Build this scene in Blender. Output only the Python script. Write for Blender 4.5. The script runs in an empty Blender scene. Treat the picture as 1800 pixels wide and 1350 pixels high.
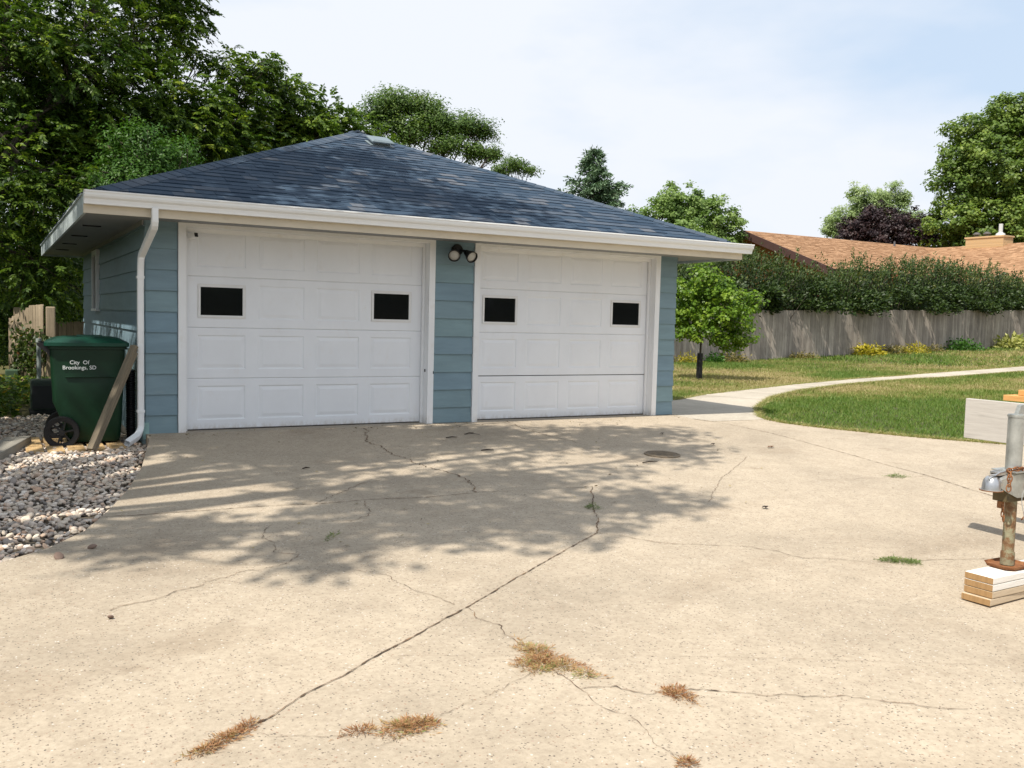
import bpy, bmesh, math, random
import numpy as np
from mathutils import Vector, Matrix
C = bpy.context.scene.collection
R = math.radians

# ------------------------------------------------------------------ camera
CF, CYAW, CPIT, CROL = 1618.06, 0.513823, -0.0708752, 0.0255144
CPOS = np.array([-1.32619, -9.84331, 1.247655])
_fw = np.array([math.sin(CYAW)*math.cos(CPIT), math.cos(CYAW)*math.cos(CPIT), math.sin(CPIT)])
_r = np.array([math.cos(CYAW), -math.sin(CYAW), 0.0]); _u = np.cross(_r, _fw)
_c, _s = math.cos(CROL), math.sin(CROL)
_r2 = _c*_r+_s*_u; _u2 = -_s*_r+_c*_u
def at(u, v, d):
    return CPOS+d*(_fw+(u-900)/CF*_r2-(v-675)/CF*_u2)
cd = bpy.data.cameras.new('camera'); cam = bpy.data.objects.new('camera', cd); C.objects.link(cam)
cd.sensor_width = 36; cd.lens = CF/1800*36; cd.clip_start = .05; cd.clip_end = 3000
M = Matrix.Identity(4)
for i in range(3):
    M[i][0] = _r2[i]; M[i][1] = _u2[i]; M[i][2] = -_fw[i]; M[i][3] = CPOS[i]
cam.matrix_world = M
bpy.context.scene.camera = cam

# ------------------------------------------------------------------ light
SUN_TRAVEL = Vector((.57, .286, -1)).normalized()
sunv = -SUN_TRAVEL
elev = math.asin(sunv.z)
sd = bpy.data.lights.new('sun', 'SUN'); so = bpy.data.objects.new('sun', sd); C.objects.link(so)
sd.energy = 5.0; sd.angle = R(.55); sd.color = (1, .94, .84)
so.rotation_euler = SUN_TRAVEL.to_track_quat('-Z', 'Y').to_euler(); so.location = (-10, -6, 20)
w = bpy.data.worlds.new('World'); bpy.context.scene.world = w; w.use_nodes = True
nt = w.node_tree; nt.nodes.clear()
N = nt.nodes.new; L = nt.links.new
out = N('ShaderNodeOutputWorld'); bg = N('ShaderNodeBackground'); sky = N('ShaderNodeTexSky')
sky.sky_type = 'NISHITA'; sky.sun_disc = False; sky.sun_elevation = elev
sky.sun_rotation = math.atan2(sunv.x, sunv.y); sky.air_density = 1; sky.dust_density = 1.5; sky.ozone_density = 1.2
tc = N('ShaderNodeTexCoord'); mp = N('ShaderNodeMapping'); mp.inputs['Scale'].default_value = (1.2, 1.2, 3.0)
nz = N('ShaderNodeTexNoise'); nz.inputs['Scale'].default_value = 1.15; nz.inputs['Detail'].default_value = 6; nz.inputs['Roughness'].default_value = .55
rp = N('ShaderNodeValToRGB'); rp.color_ramp.elements[0].position = .36; rp.color_ramp.elements[0].color = (.0, .0, .0, 1)
rp.color_ramp.elements[1].position = .56; rp.color_ramp.elements[1].color = (1, 1, 1, 1)
mx = N('ShaderNodeMix'); mx.data_type = 'RGBA'
mx.inputs[7].default_value = (8.5, 8.9, 9.6, 1)
mx0 = N('ShaderNodeMix'); mx0.data_type = 'RGBA'; mx0.inputs[0].default_value = .80; mx0.inputs[7].default_value = (6.8, 8.2, 10.0, 1)
L(tc.outputs['Generated'], mp.inputs[0]); L(mp.outputs[0], nz.inputs[0]); L(nz.outputs[0], rp.inputs[0])
L(rp.outputs[0], mx.inputs[0]); L(sky.outputs[0], mx0.inputs[6]); L(mx0.outputs[2], mx.inputs[6]); L(mx.outputs[2], bg.inputs[0])
bg.inputs[1].default_value = .088
L(bg.outputs[0], out.inputs[0])
vs = bpy.context.scene.view_settings
vs.view_transform = 'Standard'; vs.look = 'None'; vs.exposure = 0.27; vs.gamma = 1
bpy.context.scene.cycles.max_bounces = 8
bpy.context.scene.cycles.transparent_max_bounces = 8

# ------------------------------------------------------------------ materials
def mat(name, col, rough=.8, metal=0, spec=.3):
    m = bpy.data.materials.new(name); m.use_nodes = True
    b = m.node_tree.nodes['Principled BSDF']
    b.inputs['Base Color'].default_value = (*col, 1); b.inputs['Roughness'].default_value = rough
    b.inputs['Metallic'].default_value = metal; b.inputs['Specular IOR Level'].default_value = spec
    return m
class G:
    """small node-graph helper round one material"""
    def __init__(s, m):
        s.m = m; s.t = m.node_tree; s.b = s.t.nodes['Principled BSDF']
        s.co = s.t.nodes.new('ShaderNodeTexCoord').outputs['Object']
    def n(s, k): return s.t.nodes.new(k)
    def l(s, a, b): s.t.links.new(a, b)
    def noise(s, scale, detail=4, rough=.55, vec=None, stretch=None):
        n = s.n('ShaderNodeTexNoise'); n.inputs['Scale'].default_value = scale
        n.inputs['Detail'].default_value = detail; n.inputs['Roughness'].default_value = rough
        v = vec or s.co
        if stretch:
            mp = s.n('ShaderNodeMapping'); mp.inputs['Scale'].default_value = stretch; s.l(v, mp.inputs[0]); v = mp.outputs[0]
        s.l(v, n.inputs[0]); return n.outputs[0]
    def ramp(s, fac, stops):
        r = s.n('ShaderNodeValToRGB'); e = r.color_ramp.elements
        while len(e) < len(stops): e.new(.5)
        for i, (p, c) in enumerate(stops): e[i].position = p; e[i].color = (*c, 1) if len(c) == 3 else c
        s.l(fac, r.inputs[0]); return r.outputs[0]
    def mix(s, fac, a, b, mode='MIX'):
        m = s.n('ShaderNodeMix'); m.data_type = 'RGBA'; m.blend_type = mode
        for k, v in ((0, fac), (6, a), (7, b)):
            if hasattr(v, 'links') or hasattr(v, 'is_linked'): s.l(v, m.inputs[k])
            elif k == 0: m.inputs[0].default_value = v
            else: m.inputs[k].default_value = (*v, 1)
        return m.outputs[2]
    def tint(s):
        a = s.n('ShaderNodeAttribute'); a.attribute_name = 'tint'; return a.outputs['Color']
    def tintf(s):
        a = s.n('ShaderNodeAttribute'); a.attribute_name = 'tint'; return a.outputs['Fac']
    def bump(s, h, st=.3, dist=.01):
        b = s.n('ShaderNodeBump'); b.inputs['Strength'].default_value = st; b.inputs['Distance'].default_value = dist
        s.l(h, b.inputs['Height']); s.l(b.outputs[0], s.b.inputs['Normal'])
    def base(s, c): s.l(c, s.b.inputs['Base Color'])

def painted(name, col, rough=.45, var=.12, bump=.15, dirt=None, stretch=(1, 1, 1), splash=0):
    m = mat(name, col, rough); g = G(m)
    a = tuple(c*(1-var) for c in col); b = tuple(min(1, c*(1+var*.5)) for c in col)
    c = g.ramp(g.noise(3, 6, .65, stretch=stretch), [(.3, a), (.7, b)])
    if dirt:
        f = g.ramp(g.noise(7, 8, .7, stretch=stretch), [(.58, (0, 0, 0)), (.74, (1, 1, 1))])
        fm = g.n('ShaderNodeMath'); fm.operation = 'MULTIPLY'; g.l(f, fm.inputs[0]); fm.inputs[1].default_value = .55
        c = g.mix(fm.outputs[0], c, dirt)
    if splash:
        sp_ = g.n('ShaderNodeSeparateXYZ'); g.l(g.co, sp_.inputs[0]); zz = g.ramp(sp_.outputs[2], [(.0, (1, 1, 1)), (splash, (0, 0, 0))])
        f2 = g.ramp(g.noise(16, 8, .75, stretch=(1, 1, .5)), [(.40, (0, 0, 0)), (.66, (1, 1, 1))]); f3 = g.mix(1, zz, f2, 'MULTIPLY')
        c = g.mix(f3, c, (.56, .52, .46))
    g.base(c); g.bump(g.noise(60, 3), bump, .002)
    return m
def wood(name, c1, c2, axis=0, rough=.8, scale=1):
    m = mat(name, c1, rough); g = G(m)
    st = [14, 14, 14]; st[axis] = .9
    f = g.noise(2.2*scale, 8, .65, stretch=tuple(st))
    c = g.ramp(f, [(.28, c1), (.55, c2), (.8, tuple(x*.8 for x in c1))])
    c = g.mix(g.tintf(), g.mix(.5, c, (.1, .08, .06), 'MULTIPLY'), c) if False else c
    g.base(c); g.bump(f, .5, .004); return m
def tinted(name, lo, hi, rough=.8, nscale=0, bump=0, spec=.3):
    """colour runs lo..hi by the per-face 'tint' attribute (each leaf / shingle / stone its own colour)"""
    m = mat(name, lo, rough, 0, spec); g = G(m)
    c = g.ramp(g.tintf(), [(0, lo), (1, hi)])
    if nscale: c = g.mix(.35, c, g.ramp(g.noise(nscale, 5), [(.3, (.35, .35, .35)), (.7, (1, 1, 1))]), 'MULTIPLY')
    g.base(c)
    if bump: g.bump(g.noise(nscale or 50, 4), bump, .004)
    return m
def leafmat(name, stops, trans=.35, rough=.5):
    m = bpy.data.materials.new(name); m.use_nodes = True; g = G(m)
    c = g.ramp(g.tintf(), stops)
    g.base(c); g.b.inputs['Roughness'].default_value = rough; g.b.inputs['Specular IOR Level'].default_value = .35
    tr = g.n('ShaderNodeBsdfTranslucent'); ms = g.n('ShaderNodeMixShader'); ms.inputs[0].default_value = trans
    hc = g.mix(1, c, (1.25, 1.35, .7), 'MULTIPLY')
    g.l(hc, tr.inputs[0]); g.l(g.b.outputs[0], ms.inputs[1]); g.l(tr.outputs[0], ms.inputs[2])
    g.l(ms.outputs[0], g.t.nodes['Material Output'].inputs[0]); return m

def concrete(name, base, dark, speck=.5, scale=75):
    m = mat(name, base, .9); g = G(m)
    c = g.ramp(g.noise(.55, 7, .6), [(.3, tuple(x*.76 for x in base)), (.52, base), (.72, tuple(min(1, x*1.10) for x in base))])
    c = g.mix(.55, c, g.ramp(g.noise(5, 8, .75), [(.3, (.70, .68, .66)), (.62, (1, 1, 1))]), 'MULTIPLY')
    c = g.mix(.5, c, g.ramp(g.noise(34, 5, .8), [(.32, (.62, .58, .55)), (.58, (1.08, 1.06, 1.04))]), 'MULTIPLY')
    nd = g.n('ShaderNodeTexNoise'); nd.inputs['Scale'].default_value = 120; nd.inputs['Detail'].default_value = 2; g.l(g.co, nd.inputs[0])
    va = g.n('ShaderNodeVectorMath'); va.operation = 'MULTIPLY_ADD'; g.l(nd.outputs['Color'], va.inputs[0]); va.inputs[1].default_value = (.016, .016, .0); g.l(g.co, va.inputs[2])
    c = g.mix(.8, c, g.ramp(g.noise(.9, 3, .5, stretch=(1, 1.6, 1)), [(.60, (1, 1, 1)), (.70, (.86, .84, .82))]), 'MULTIPLY')
    c = g.mix(.7, c, g.ramp(g.noise(2.6, 4, .6), [(.66, (1, 1, 1)), (.74, (.74, .71, .68))]), 'MULTIPLY')
    v = g.n('ShaderNodeTexVoronoi'); v.inputs['Scale'].default_value = scale; g.l(va.outputs[0], v.inputs[0])
    sx = g.n('ShaderNodeSeparateColor'); g.l(v.outputs['Color'], sx.inputs[0])
    k = g.ramp(sx.outputs[0], [(.0, (0, 0, 0)), (1-speck*.30, (0, 0, 0)), (1-speck*.22, (1, 1, 1))])
    sz = g.ramp(v.outputs['Distance'], [(.22, (1, 1, 1)), (.46, (0, 0, 0))])
    kk = g.mix(1, k, sz, 'MULTIPLY')
    stone = g.ramp(sx.outputs[1], [(.2, dark), (.55, (.16, .12, .09)), (.8, (.30, .19, .13)), (.95, (.62, .58, .52))])
    c = g.mix(kk, c, stone)
    g.base(c)
    g.bump(g.noise(70, 6, .7), .5, .003)
    return m

M_drive = concrete('concrete_drive', (.435, .370, .284), (.10, .085, .07), 1.0, 92)
M_walk = concrete('concrete_walk', (.48, .435, .36), (.16, .14, .12), .16, 90)
M_white = painted('white_paint', (.80, .80, .79), .4, .06, .08)
M_trim = painted('trim_paint', (.85, .86, .87), .45, .05, .1, dirt=(.70, .67, .61), stretch=(1, 1, .4), splash=.10)
M_gutter = painted('gutter_paint', (.86, .87, .87), .35, .04, .05, dirt=(.72, .69, .63), stretch=(.3, 1, 1))
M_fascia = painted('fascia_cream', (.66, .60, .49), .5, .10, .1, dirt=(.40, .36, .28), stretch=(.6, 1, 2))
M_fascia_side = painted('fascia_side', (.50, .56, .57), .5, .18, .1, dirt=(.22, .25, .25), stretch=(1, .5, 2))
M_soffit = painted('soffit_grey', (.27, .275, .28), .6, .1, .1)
M_siding = painted('blue_siding', (.205, .295, .34), .55, .16, .25, dirt=(.27, .335, .34), stretch=(.5, .5, 3))
M_rubber = mat('black_rubber', (.012, .012, .013), .6)
M_dark = mat('dark_inside', (.01, .01, .011), .8)
M_black = mat('black_plastic', (.015, .015, .016), .4)
M_glass = mat('dark_glass', (.008, .009, .010), .06, 0, .5)
M_lens = mat('lamp_lens', (.48, .47, .43), .25)
M_slab = concrete('concrete_edge', (.40, .35, .28), (.07, .06, .05), .35, 70)

# ------------------------------------------------------------------ mesh helpers
def link(o, parent=None):
    C.objects.link(o)
    if parent: o.parent = parent
    return o
def tag(o, label=None, cat=None, group=None, kind=None):
    if label: o['label'] = label
    if cat: o['category'] = cat
    if group: o['group'] = group
    if kind: o['kind'] = kind
    return o
def empty(name, loc, rz=0):
    o = bpy.data.objects.new(name, None); o.location = loc; o.rotation_euler = (0, 0, rz); o.empty_display_size = .2
    C.objects.link(o); return o
class MB:
    """collects shapes, becomes ONE mesh object"""
    def __init__(s): s.v = []; s.f = []; s.m = []; s.t = []; s.n = 0
    def add(s, v, f, m=0, t=.5):
        v = [tuple(p) for p in v]; s.v += v
        s.f += [tuple(i+s.n for i in q) for q in f]; s.n += len(v); s.m += [m]*len(f); s.t += [t]*len(f)
    def box(s, a, b, m=0, t=.5, bev=0):
        x0, y0, z0 = [min(a[i], b[i]) for i in range(3)]; x1, y1, z1 = [max(a[i], b[i]) for i in range(3)]
        if bev <= 0:
            s.add([(x0, y0, z0), (x1, y0, z0), (x1, y1, z0), (x0, y1, z0), (x0, y0, z1), (x1, y0, z1), (x1, y1, z1), (x0, y1, z1)],
                  [(0, 3, 2, 1), (4, 5, 6, 7), (0, 1, 5, 4), (1, 2, 6, 5), (2, 3, 7, 6), (3, 0, 4, 7)], m, t)
        else:
            bm = bmesh.new(); bmesh.ops.create_cube(bm, size=1)
            for v in bm.verts: v.co = Vector(((x0+x1)/2+v.co.x*(x1-x0), (y0+y1)/2+v.co.y*(y1-y0), (z0+z1)/2+v.co.z*(z1-z0)))
            bmesh.ops.bevel(bm, geom=bm.edges[:], offset=bev, segments=2, affect='EDGES', profile=.6)
            s.bm(bm, m, t)
    def bm(s, bm, m=0, t=.5):
        bm.verts.index_update(); s.add([v.co[:] for v in bm.verts], [[v.index for v in f.verts] for f in bm.faces], m, t); bm.free()
    def tube(s, pts, rad, n=8, m=0, t=.5, cap=True):
        pts = [Vector(p) for p in pts]; rad = rad if isinstance(rad, (list, tuple)) else [rad]*len(pts)
        V = []; F = []; up = None
        for i, p in enumerate(pts):
            d = (pts[min(i+1, len(pts)-1)]-pts[max(i-1, 0)]).normalized()
            if up is None: up = d.orthogonal().normalized()
            a = (up-d*up.dot(d)); a = a.normalized() if a.length > 1e-5 else d.orthogonal().normalized(); up = a; b = d.cross(a)
            for k in range(n):
                an = 2*math.pi*k/n; V.append(p+(a*math.cos(an)+b*math.sin(an))*rad[i])
        for i in range(len(pts)-1):
            for k in range(n):
                k2 = (k+1) % n; F.append((i*n+k, i*n+k2, (i+1)*n+k2, (i+1)*n+k))
        if cap: F.append(tuple(range(n))[::-1]); F.append(tuple((len(pts)-1)*n+k for k in range(n)))
        s.add(V, F, m, t)
    def lathe(s, prof, axis='z', c=(0, 0, 0), n=24, m=0, t=.5):
        V = []; F = []
        for (r, h) in prof:
            for k in range(n):
                a = 2*math.pi*k/n; x, y = r*math.cos(a), r*math.sin(a)
                q = {'z': (x, y, h), 'y': (x, h, y), 'x': (h, x, y)}[axis]
                V.append((q[0]+c[0], q[1]+c[1], q[2]+c[2]))
        for i in range(len(prof)-1):
            for k in range(n):
                k2 = (k+1) % n; F.append((i*n+k, i*n+k2, (i+1)*n+k2, (i+1)*n+k))
        s.add(V, F, m, t)
    def prism(s, poly, axis, a, b, m=0, t=.5):
        """poly: 2-D outline; extruded along axis from a to b"""
        n = len(poly); V = []
        for h in (a, b):
            for (p, q) in poly: V.append({'x': (h, p, q), 'y': (p, h, q), 'z': (p, q, h)}[axis])
        F = [tuple(range(n))[::-1], tuple(range(n, 2*n))]+[(i, (i+1) % n, n+(i+1) % n, n+i) for i in range(n)]
        s.add(V, F, m, t)
    def build(s, name, mats, parent=None, smooth=False, fixn=True):
        me = bpy.data.meshes.new(name); me.from_pydata(s.v, [], s.f)
        mats = mats if isinstance(mats, (list, tuple)) else [mats]
        for m in mats: me.materials.append(m)
        me.polygons.foreach_set('material_index', s.m)
        at_ = me.attributes.new('tint', 'FLOAT', 'FACE'); at_.data.foreach_set('value', s.t)
        if fixn:
            bm = bmesh.new(); bm.from_mesh(me); bmesh.ops.recalc_face_normals(bm, faces=bm.faces[:]); bm.to_mesh(me); bm.free()
        if smooth:
            me.polygons.foreach_set('use_smooth', [True]*len(me.polygons))
            try: me.set_sharp_from_angle(angle=R(40))
            except Exception: pass
        me.update(); return link(bpy.data.objects.new(name, me), parent)
def npmesh(name, V, F, tint, m, parent=None, smooth=False):
    """V (n,3), F (k,m) all faces of the same size"""
    V = np.asarray(V, dtype=np.float32); F = np.asarray(F, dtype=np.int32)
    me = bpy.data.meshes.new(name); k = F.shape[1]
    me.vertices.add(len(V)); me.vertices.foreach_set('co', V.ravel())
    me.loops.add(F.size); me.loops.foreach_set('vertex_index', F.ravel())
    me.polygons.add(len(F)); me.polygons.foreach_set('loop_start', np.arange(0, F.size, k, dtype=np.int32))
    me.update(calc_edges=True)
    if smooth: me.polygons.foreach_set('use_smooth', np.ones(len(F), dtype=bool))
    a = me.attributes.new('tint', 'FLOAT', 'FACE'); a.data.foreach_set('value', np.asarray(tint, dtype=np.float32))
    me.materials.append(m); me.update(); me.validate()
    return link(bpy.data.objects.new(name, me), parent)
def sub(o, lv=2):
    md = o.modifiers.new('sub', 'SUBSURF'); md.levels = lv; md.render_levels = lv; return o

# ------------------------------------------------------------------ terrain heights
def D(y):
    y = np.clip(y, -11.36, 0); return .05*y+.0022*y*y
def sst(a, b, x):
    t = np.clip((x-a)/(b-a), 0, 1); return t*t*(3-2*t)
def H(x, y):
    x = np.asarray(x, float); y = np.asarray(y, float)
    right = np.where(y < 0, D(y), 0)+.56*np.clip((x-20)/21, 0, 1.5)*sst(-2, 8, y)
    left = np.where(y < -1, D(y)-.05, np.interp(y, [-1, 0, 5, 8, 15, 1e3], [-.098, -.12, -.3, -.4, -.6, -.6]))
    return left+(right-left)*sst(0, 6.5, x)
rng = np.random.default_rng(5)
_ph = rng.uniform(0, 6.28, (3, 12, 2)); _dr = rng.uniform(0, 6.28, (3, 12))
def fn(x, y, s=1.0, k=0):
    """smooth numpy noise about 0..1"""
    o = 0
    for i in range(12):
        f = s*(1.35**i)*.6; a = _dr[k, i]
        o = o+np.sin((x*np.cos(a)+y*np.sin(a))*f+_ph[k, i, 0]+1.3*np.sin((x*np.sin(a)-y*np.cos(a))*f*.7+_ph[k, i, 1]))/(1.18**i)
    return .5+o*.13
DRIVE = [(.0, -.02), (-.02, -.38), (-.25, -1.62), (-.45, -2.42), (-.66, -3.08), (-.84, -3.55), (-1.05, -3.87), (-1.31, -4.10), (-1.75, -4.45), (-2.5, -4.9), (-4, -5.6), (-7, -6.6),
         (-12, -7.6), (-12, -18), (13, -18), (13, -6.5), (10.6, -4.1), (9.62, -3.20), (9.18, -2.74), (8.72, -2.28), (8.32, -1.74), (8.02, -1.32), (7.87, -.98), (7.86, -.66),
         (6.92, -.63), (6.78, -.40), (6.76, -.02)]
WALK = [(6.76, -.03), (6.78, -.405), (6.92, -.635), (7.86, -.665), (7.95, -.45), (8.25, -.1), (8.60, .28), (9.47, 1.02), (10.5, 1.86), (12.26, 2.90), (14.91, 4.07), (18.85, 5.30), (24.49, 6.0), (32, 6.9), (45, 8.3),
        (45, 9.5), (32, 8.1), (26.1, 7.25), (20.6, 6.62), (17.06, 5.62), (13.58, 4.33), (9.6, 2.62), (8.36, 1.86), (6.76, 1.3)]
def inpoly(px, py, poly):
    px = np.asarray(px); py = np.asarray(py); c = np.zeros(px.shape, bool); n = len(poly); j = n-1
    for i in range(n):
        xi, yi = poly[i]; xj, yj = poly[j]
        hit = ((yi > py) != (yj > py)) & (px < (xj-xi)*(py-yi)/(yj-yi+1e-12)+xi)
        c ^= hit; j = i
    return c
def sheet(name, poly, zf, m, step=.5, skirt=.14, parent=None):
    bm = bmesh.new(); vs_ = [bm.verts.new((x, y, 0)) for x, y in poly]; bm.faces.new(vs_)
    xs = [p[0] for p in poly]; ys = [p[1] for p in poly]
    y = min(ys)+step
    while y < max(ys): 
        bmesh.ops.bisect_plane(bm, geom=bm.verts[:]+bm.edges[:]+bm.faces[:], plane_co=(0, y, 0), plane_no=(0, 1, 0)); y += step
    x = min(xs)+1
    while x < max(xs):
        bmesh.ops.bisect_plane(bm, geom=bm.verts[:]+bm.edges[:]+bm.faces[:], plane_co=(x, 0, 0), plane_no=(1, 0, 0)); x += 1
    bmesh.ops.recalc_face_normals(bm, faces=bm.faces[:])
    if bm.faces[:][0].normal.z < 0: bmesh.ops.reverse_faces(bm, faces=bm.faces[:])
    edges = [e for e in bm.edges if len(e.link_faces) == 1]
    for v in bm.verts: v.co.z = zf(v.co.x, v.co.y)
    r = bmesh.ops.extrude_edge_only(bm, edges=edges)
    for v in [g for g in r['geom'] if isinstance(g, bmesh.types.BMVert)]: v.co.z -= skirt
    me = bpy.data.meshes.new(name); bm.to_mesh(me); bm.free(); me.materials.append(m)
    return link(bpy.data.objects.new(name, me), parent)

# ------------------------------------------------------------------ ground
def lawn_dry(x, y):
    """0 dry .. 1 green"""
    g = fn(x, y, .55, 0)*.62+fn(x, y, 2.2, 1)*.38
    g = g+.22*np.exp(-((x-11.5)**2/9+(y-.2)**2/3))-.30*np.exp(-((x-20)**2/60+(y-3.2)**2/1.6))-.12*np.exp(-((x-15)**2/30+(y-8.5)**2/3))
    return np.clip((g-.24)/.42, 0, 1)
def grid_axis(a, b, fine0, fine1, fs, cs):
    return np.unique(np.concatenate([np.arange(a, fine0, cs), np.arange(fine0, fine1, fs), np.arange(fine1, b+cs, cs)]))
gx = grid_axis(-900, 900, -16, 56, .5, 40); gy = grid_axis(-900, 900, -20, 40, .5, 40)
X, Y = np.meshgrid(gx, gy); Z = H(X, Y)-.035
V = np.stack([X.ravel(), Y.ravel(), Z.ravel()], 1); nx = len(gx); ny = len(gy)
ii, jj = np.meshgrid(np.arange(nx-1), np.arange(ny-1)); a0 = (jj*nx+ii).ravel()
F = np.stack([a0, a0+1, a0+nx+1, a0+nx], 1)
m = mat('lawn_soil', (.12, .11, .05), .95); g = G(m)
c = g.ramp(g.tintf(), [(0, (.22, .165, .08)), (.5, (.125, .115, .045)), (1, (.055, .085, .022))])
c = g.mix(.6, c, g.ramp(g.noise(26, 6, .8), [(.3, (.35, .35, .3)), (.65, (1.1, 1.1, 1.0))]), 'MULTIPLY')
g.base(c); g.bump(g.noise(40, 6, .8), .8, .03)
fx = V[F].mean(1)
gt = lawn_dry(fx[:, 0], fx[:, 1])*.8
gt[(fx[:, 0] < .2)] = .35+.3*fn(fx[:, 0], fx[:, 1], 2, 2)[fx[:, 0] < .2]
ground = npmesh('ground', V, F, gt, m, smooth=True); tag(ground, kind='structure')
drive = sheet('driveway', DRIVE, lambda x, y: float(D(y))-.004, M_drive); tag(drive, kind='structure')
walk = sheet('path', WALK, lambda x, y: float(H(x, y))-.002 if x > 6.9 else float(D(y))-.002, M_walk, .4); tag(walk, kind='structure')

# cracks and joints: jagged ribbons lying in the driveway
cracks = dict(
A=([(-.77, -6.71), (-.63, -6.65), (-.47, -6.57), (-.28, -6.42), (-.10, -6.32), (.04, -6.21), (.32, -6.04), (.75, -5.76), (1.17, -5.47), (1.70, -5.11), (2.24, -4.76)], .014, .004),
B=([(2.24, -4.76), (2.50, -4.37), (2.60, -4.18), (3.05, -3.49), (2.84, -3.46)], .018, .012),
B2=([(2.84, -3.46), (2.33, -3.41), (2.02, -3.37)], .008, .008),
B3=([(2.02, -3.37), (2.13, -3.12), (2.17, -2.76), (2.17, -2.56), (2.09, -2.25), (2.04, -1.96), (1.98, -1.68), (2.02, -1.33), (2.03, -.93), (2.26, -.19)], .020, .03),
C=([(-.81, -3.23), (-.49, -3.26), (-.12, -3.27), (.17, -3.28), (.50, -3.30), (.72, -3.34), (1.14, -3.33), (1.58, -3.40), (2.01, -3.38)], .015, .006),
D=([(.72, -3.34), (.94, -3.10), (1.20, -2.84), (1.45, -2.71)], .010, .02),
E=([(1.09, -3.37), (1.00, -3.69), (.94, -3.80), (.79, -3.90), (.60, -3.83)], .009, .02),
F=([(.26, -3.82), (.17, -3.96), (.13, -4.11), (.14, -4.25), (.10, -4.46), (.19, -4.56), (.12, -4.70), (-.04, -4.77), (-.13, -4.75), (-.23, -4.81), (-.41, -4.90), (-.86, -5.13)], .008, .025),
Gc=([(.45, -4.95), (.50, -5.03), (.57, -5.19), (.60, -5.37), (.71, -5.70)], .006, .02),
Hc=([(4.14, -.06), (4.08, -.52), (4.09, -1.06), (4.18, -1.64)], .014, .03),
I=([(2.24, -4.76), (2.35, -4.91), (2.49, -5.11), (2.73, -5.29), (2.94, -5.39), (3.07, -5.54), (3.13, -5.76), (3.33, -5.89), (3.53, -6.01), (4.12, -6.21), (4.6, -6.4)], .008, .02),
J=([(6.78, -.40), (6.98, -1.0), (7.00, -1.56), (6.95, -2.01), (6.88, -2.42), (6.77, -3.02), (6.64, -3.64), (6.57, -4.13), (6.38, -4.66), (6.21, -5.25), (5.80, -6.36), (5.2, -7.6)], .016, .003),
K=([(6.57, -4.13), (6.24, -4.11), (6.06, -4.05), (5.67, -3.99), (5.28, -3.92)], .008, .01),
Lc=([(5.0, -2.2), (5.45, -2.55), (5.52, -2.75), (5.13, -3.05), (4.45, -3.55), (4.05, -3.90), (3.64, -4.30)], .007, .01),
Mc=([(.75, -5.76), (.73, -5.93), (.77, -6.07), (.76, -6.20), (.75, -6.48), (.75, -6.74), (.73, -6.83), (.87, -6.88), (.94, -6.99), (1.07, -6.99), (1.19, -7.04), (1.31, -7.13), (1.44, -7.21), (1.69, -7.38), (2.03, -7.65)], .008, .02),
Nc=([(.73, -6.83), (.73, -7.00), (.76, -7.14), (.75, -7.25), (.72, -7.33), (.71, -7.55)], .004, .02),
O=([(.64, -6.61), (.50, -6.67), (.33, -6.74), (.18, -6.80), (.04, -6.85), (-.24, -6.95)], .003, .02),
P=([(-.70, -6.68), (-.55, -6.66), (-.27, -6.80), (-.19, -6.82)], .003, .02),
Q=([(.19, -6.21), (.65, -6.41), (1.44, -6.78), (1.80, -6.97), (2.58, -7.41)], .0025, .003),
Rj=([(6.78, -.42), (6.92, -.65), (7.52, -.67), (7.86, -.675)], .014, .01))
M_crack = mat('crack_dirt', (.06, .045, .03), .95); g = G(M_crack)
g.base(g.ramp(g.noise(9, 5, .7), [(.35, (.045, .032, .022)), (.5, (.12, .078, .05)), (.62, (.24, .15, .09)), (.7, (.09, .09, .04))]))
rr = random.Random(3)
for k, (pl, wd, jag) in cracks.items():
    pts = []
    for (x0, y0), (x1, y1) in zip(pl[:-1], pl[1:]):
        Ln = math.hypot(x1-x0, y1-y0); n = max(2, int(Ln/.022))
        for i in range(n):
            t = i/n; pts.append([x0+(x1-x0)*t, y0+(y1-y0)*t])
    pts.append(list(pl[-1]))
    wob = 0; mb = MB(); prev = None
    for i, p in enumerate(pts):
        q = pts[min(i+1, len(pts)-1)]; o = pts[max(i-1, 0)]
        dx, dy = q[0]-o[0], q[1]-o[1]; ln = math.hypot(dx, dy) or 1; nx_, ny_ = -dy/ln, dx/ln
        wob = wob*.82+rr.gauss(0, jag*.35); wv = wd*.72*(.25+.75*abs(rr.gauss(.5, .45)))*(.6 if rr.random() < .2 else 1)
        cx, cy = p[0]+nx_*wob, p[1]+ny_*wob
        z = float(D(cy))+.0005
        a = (cx+nx_*wv/2, cy+ny_*wv/2, z); b = (cx-nx_*wv/2, cy-ny_*wv/2, z)
        if prev: mb.add([prev[0], a, b, prev[1]], [(0, 1, 2, 3)])
        prev = (a, b)
    mb.build('crack' if k not in 'ACJRj' else 'joint', M_crack, drive)

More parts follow.
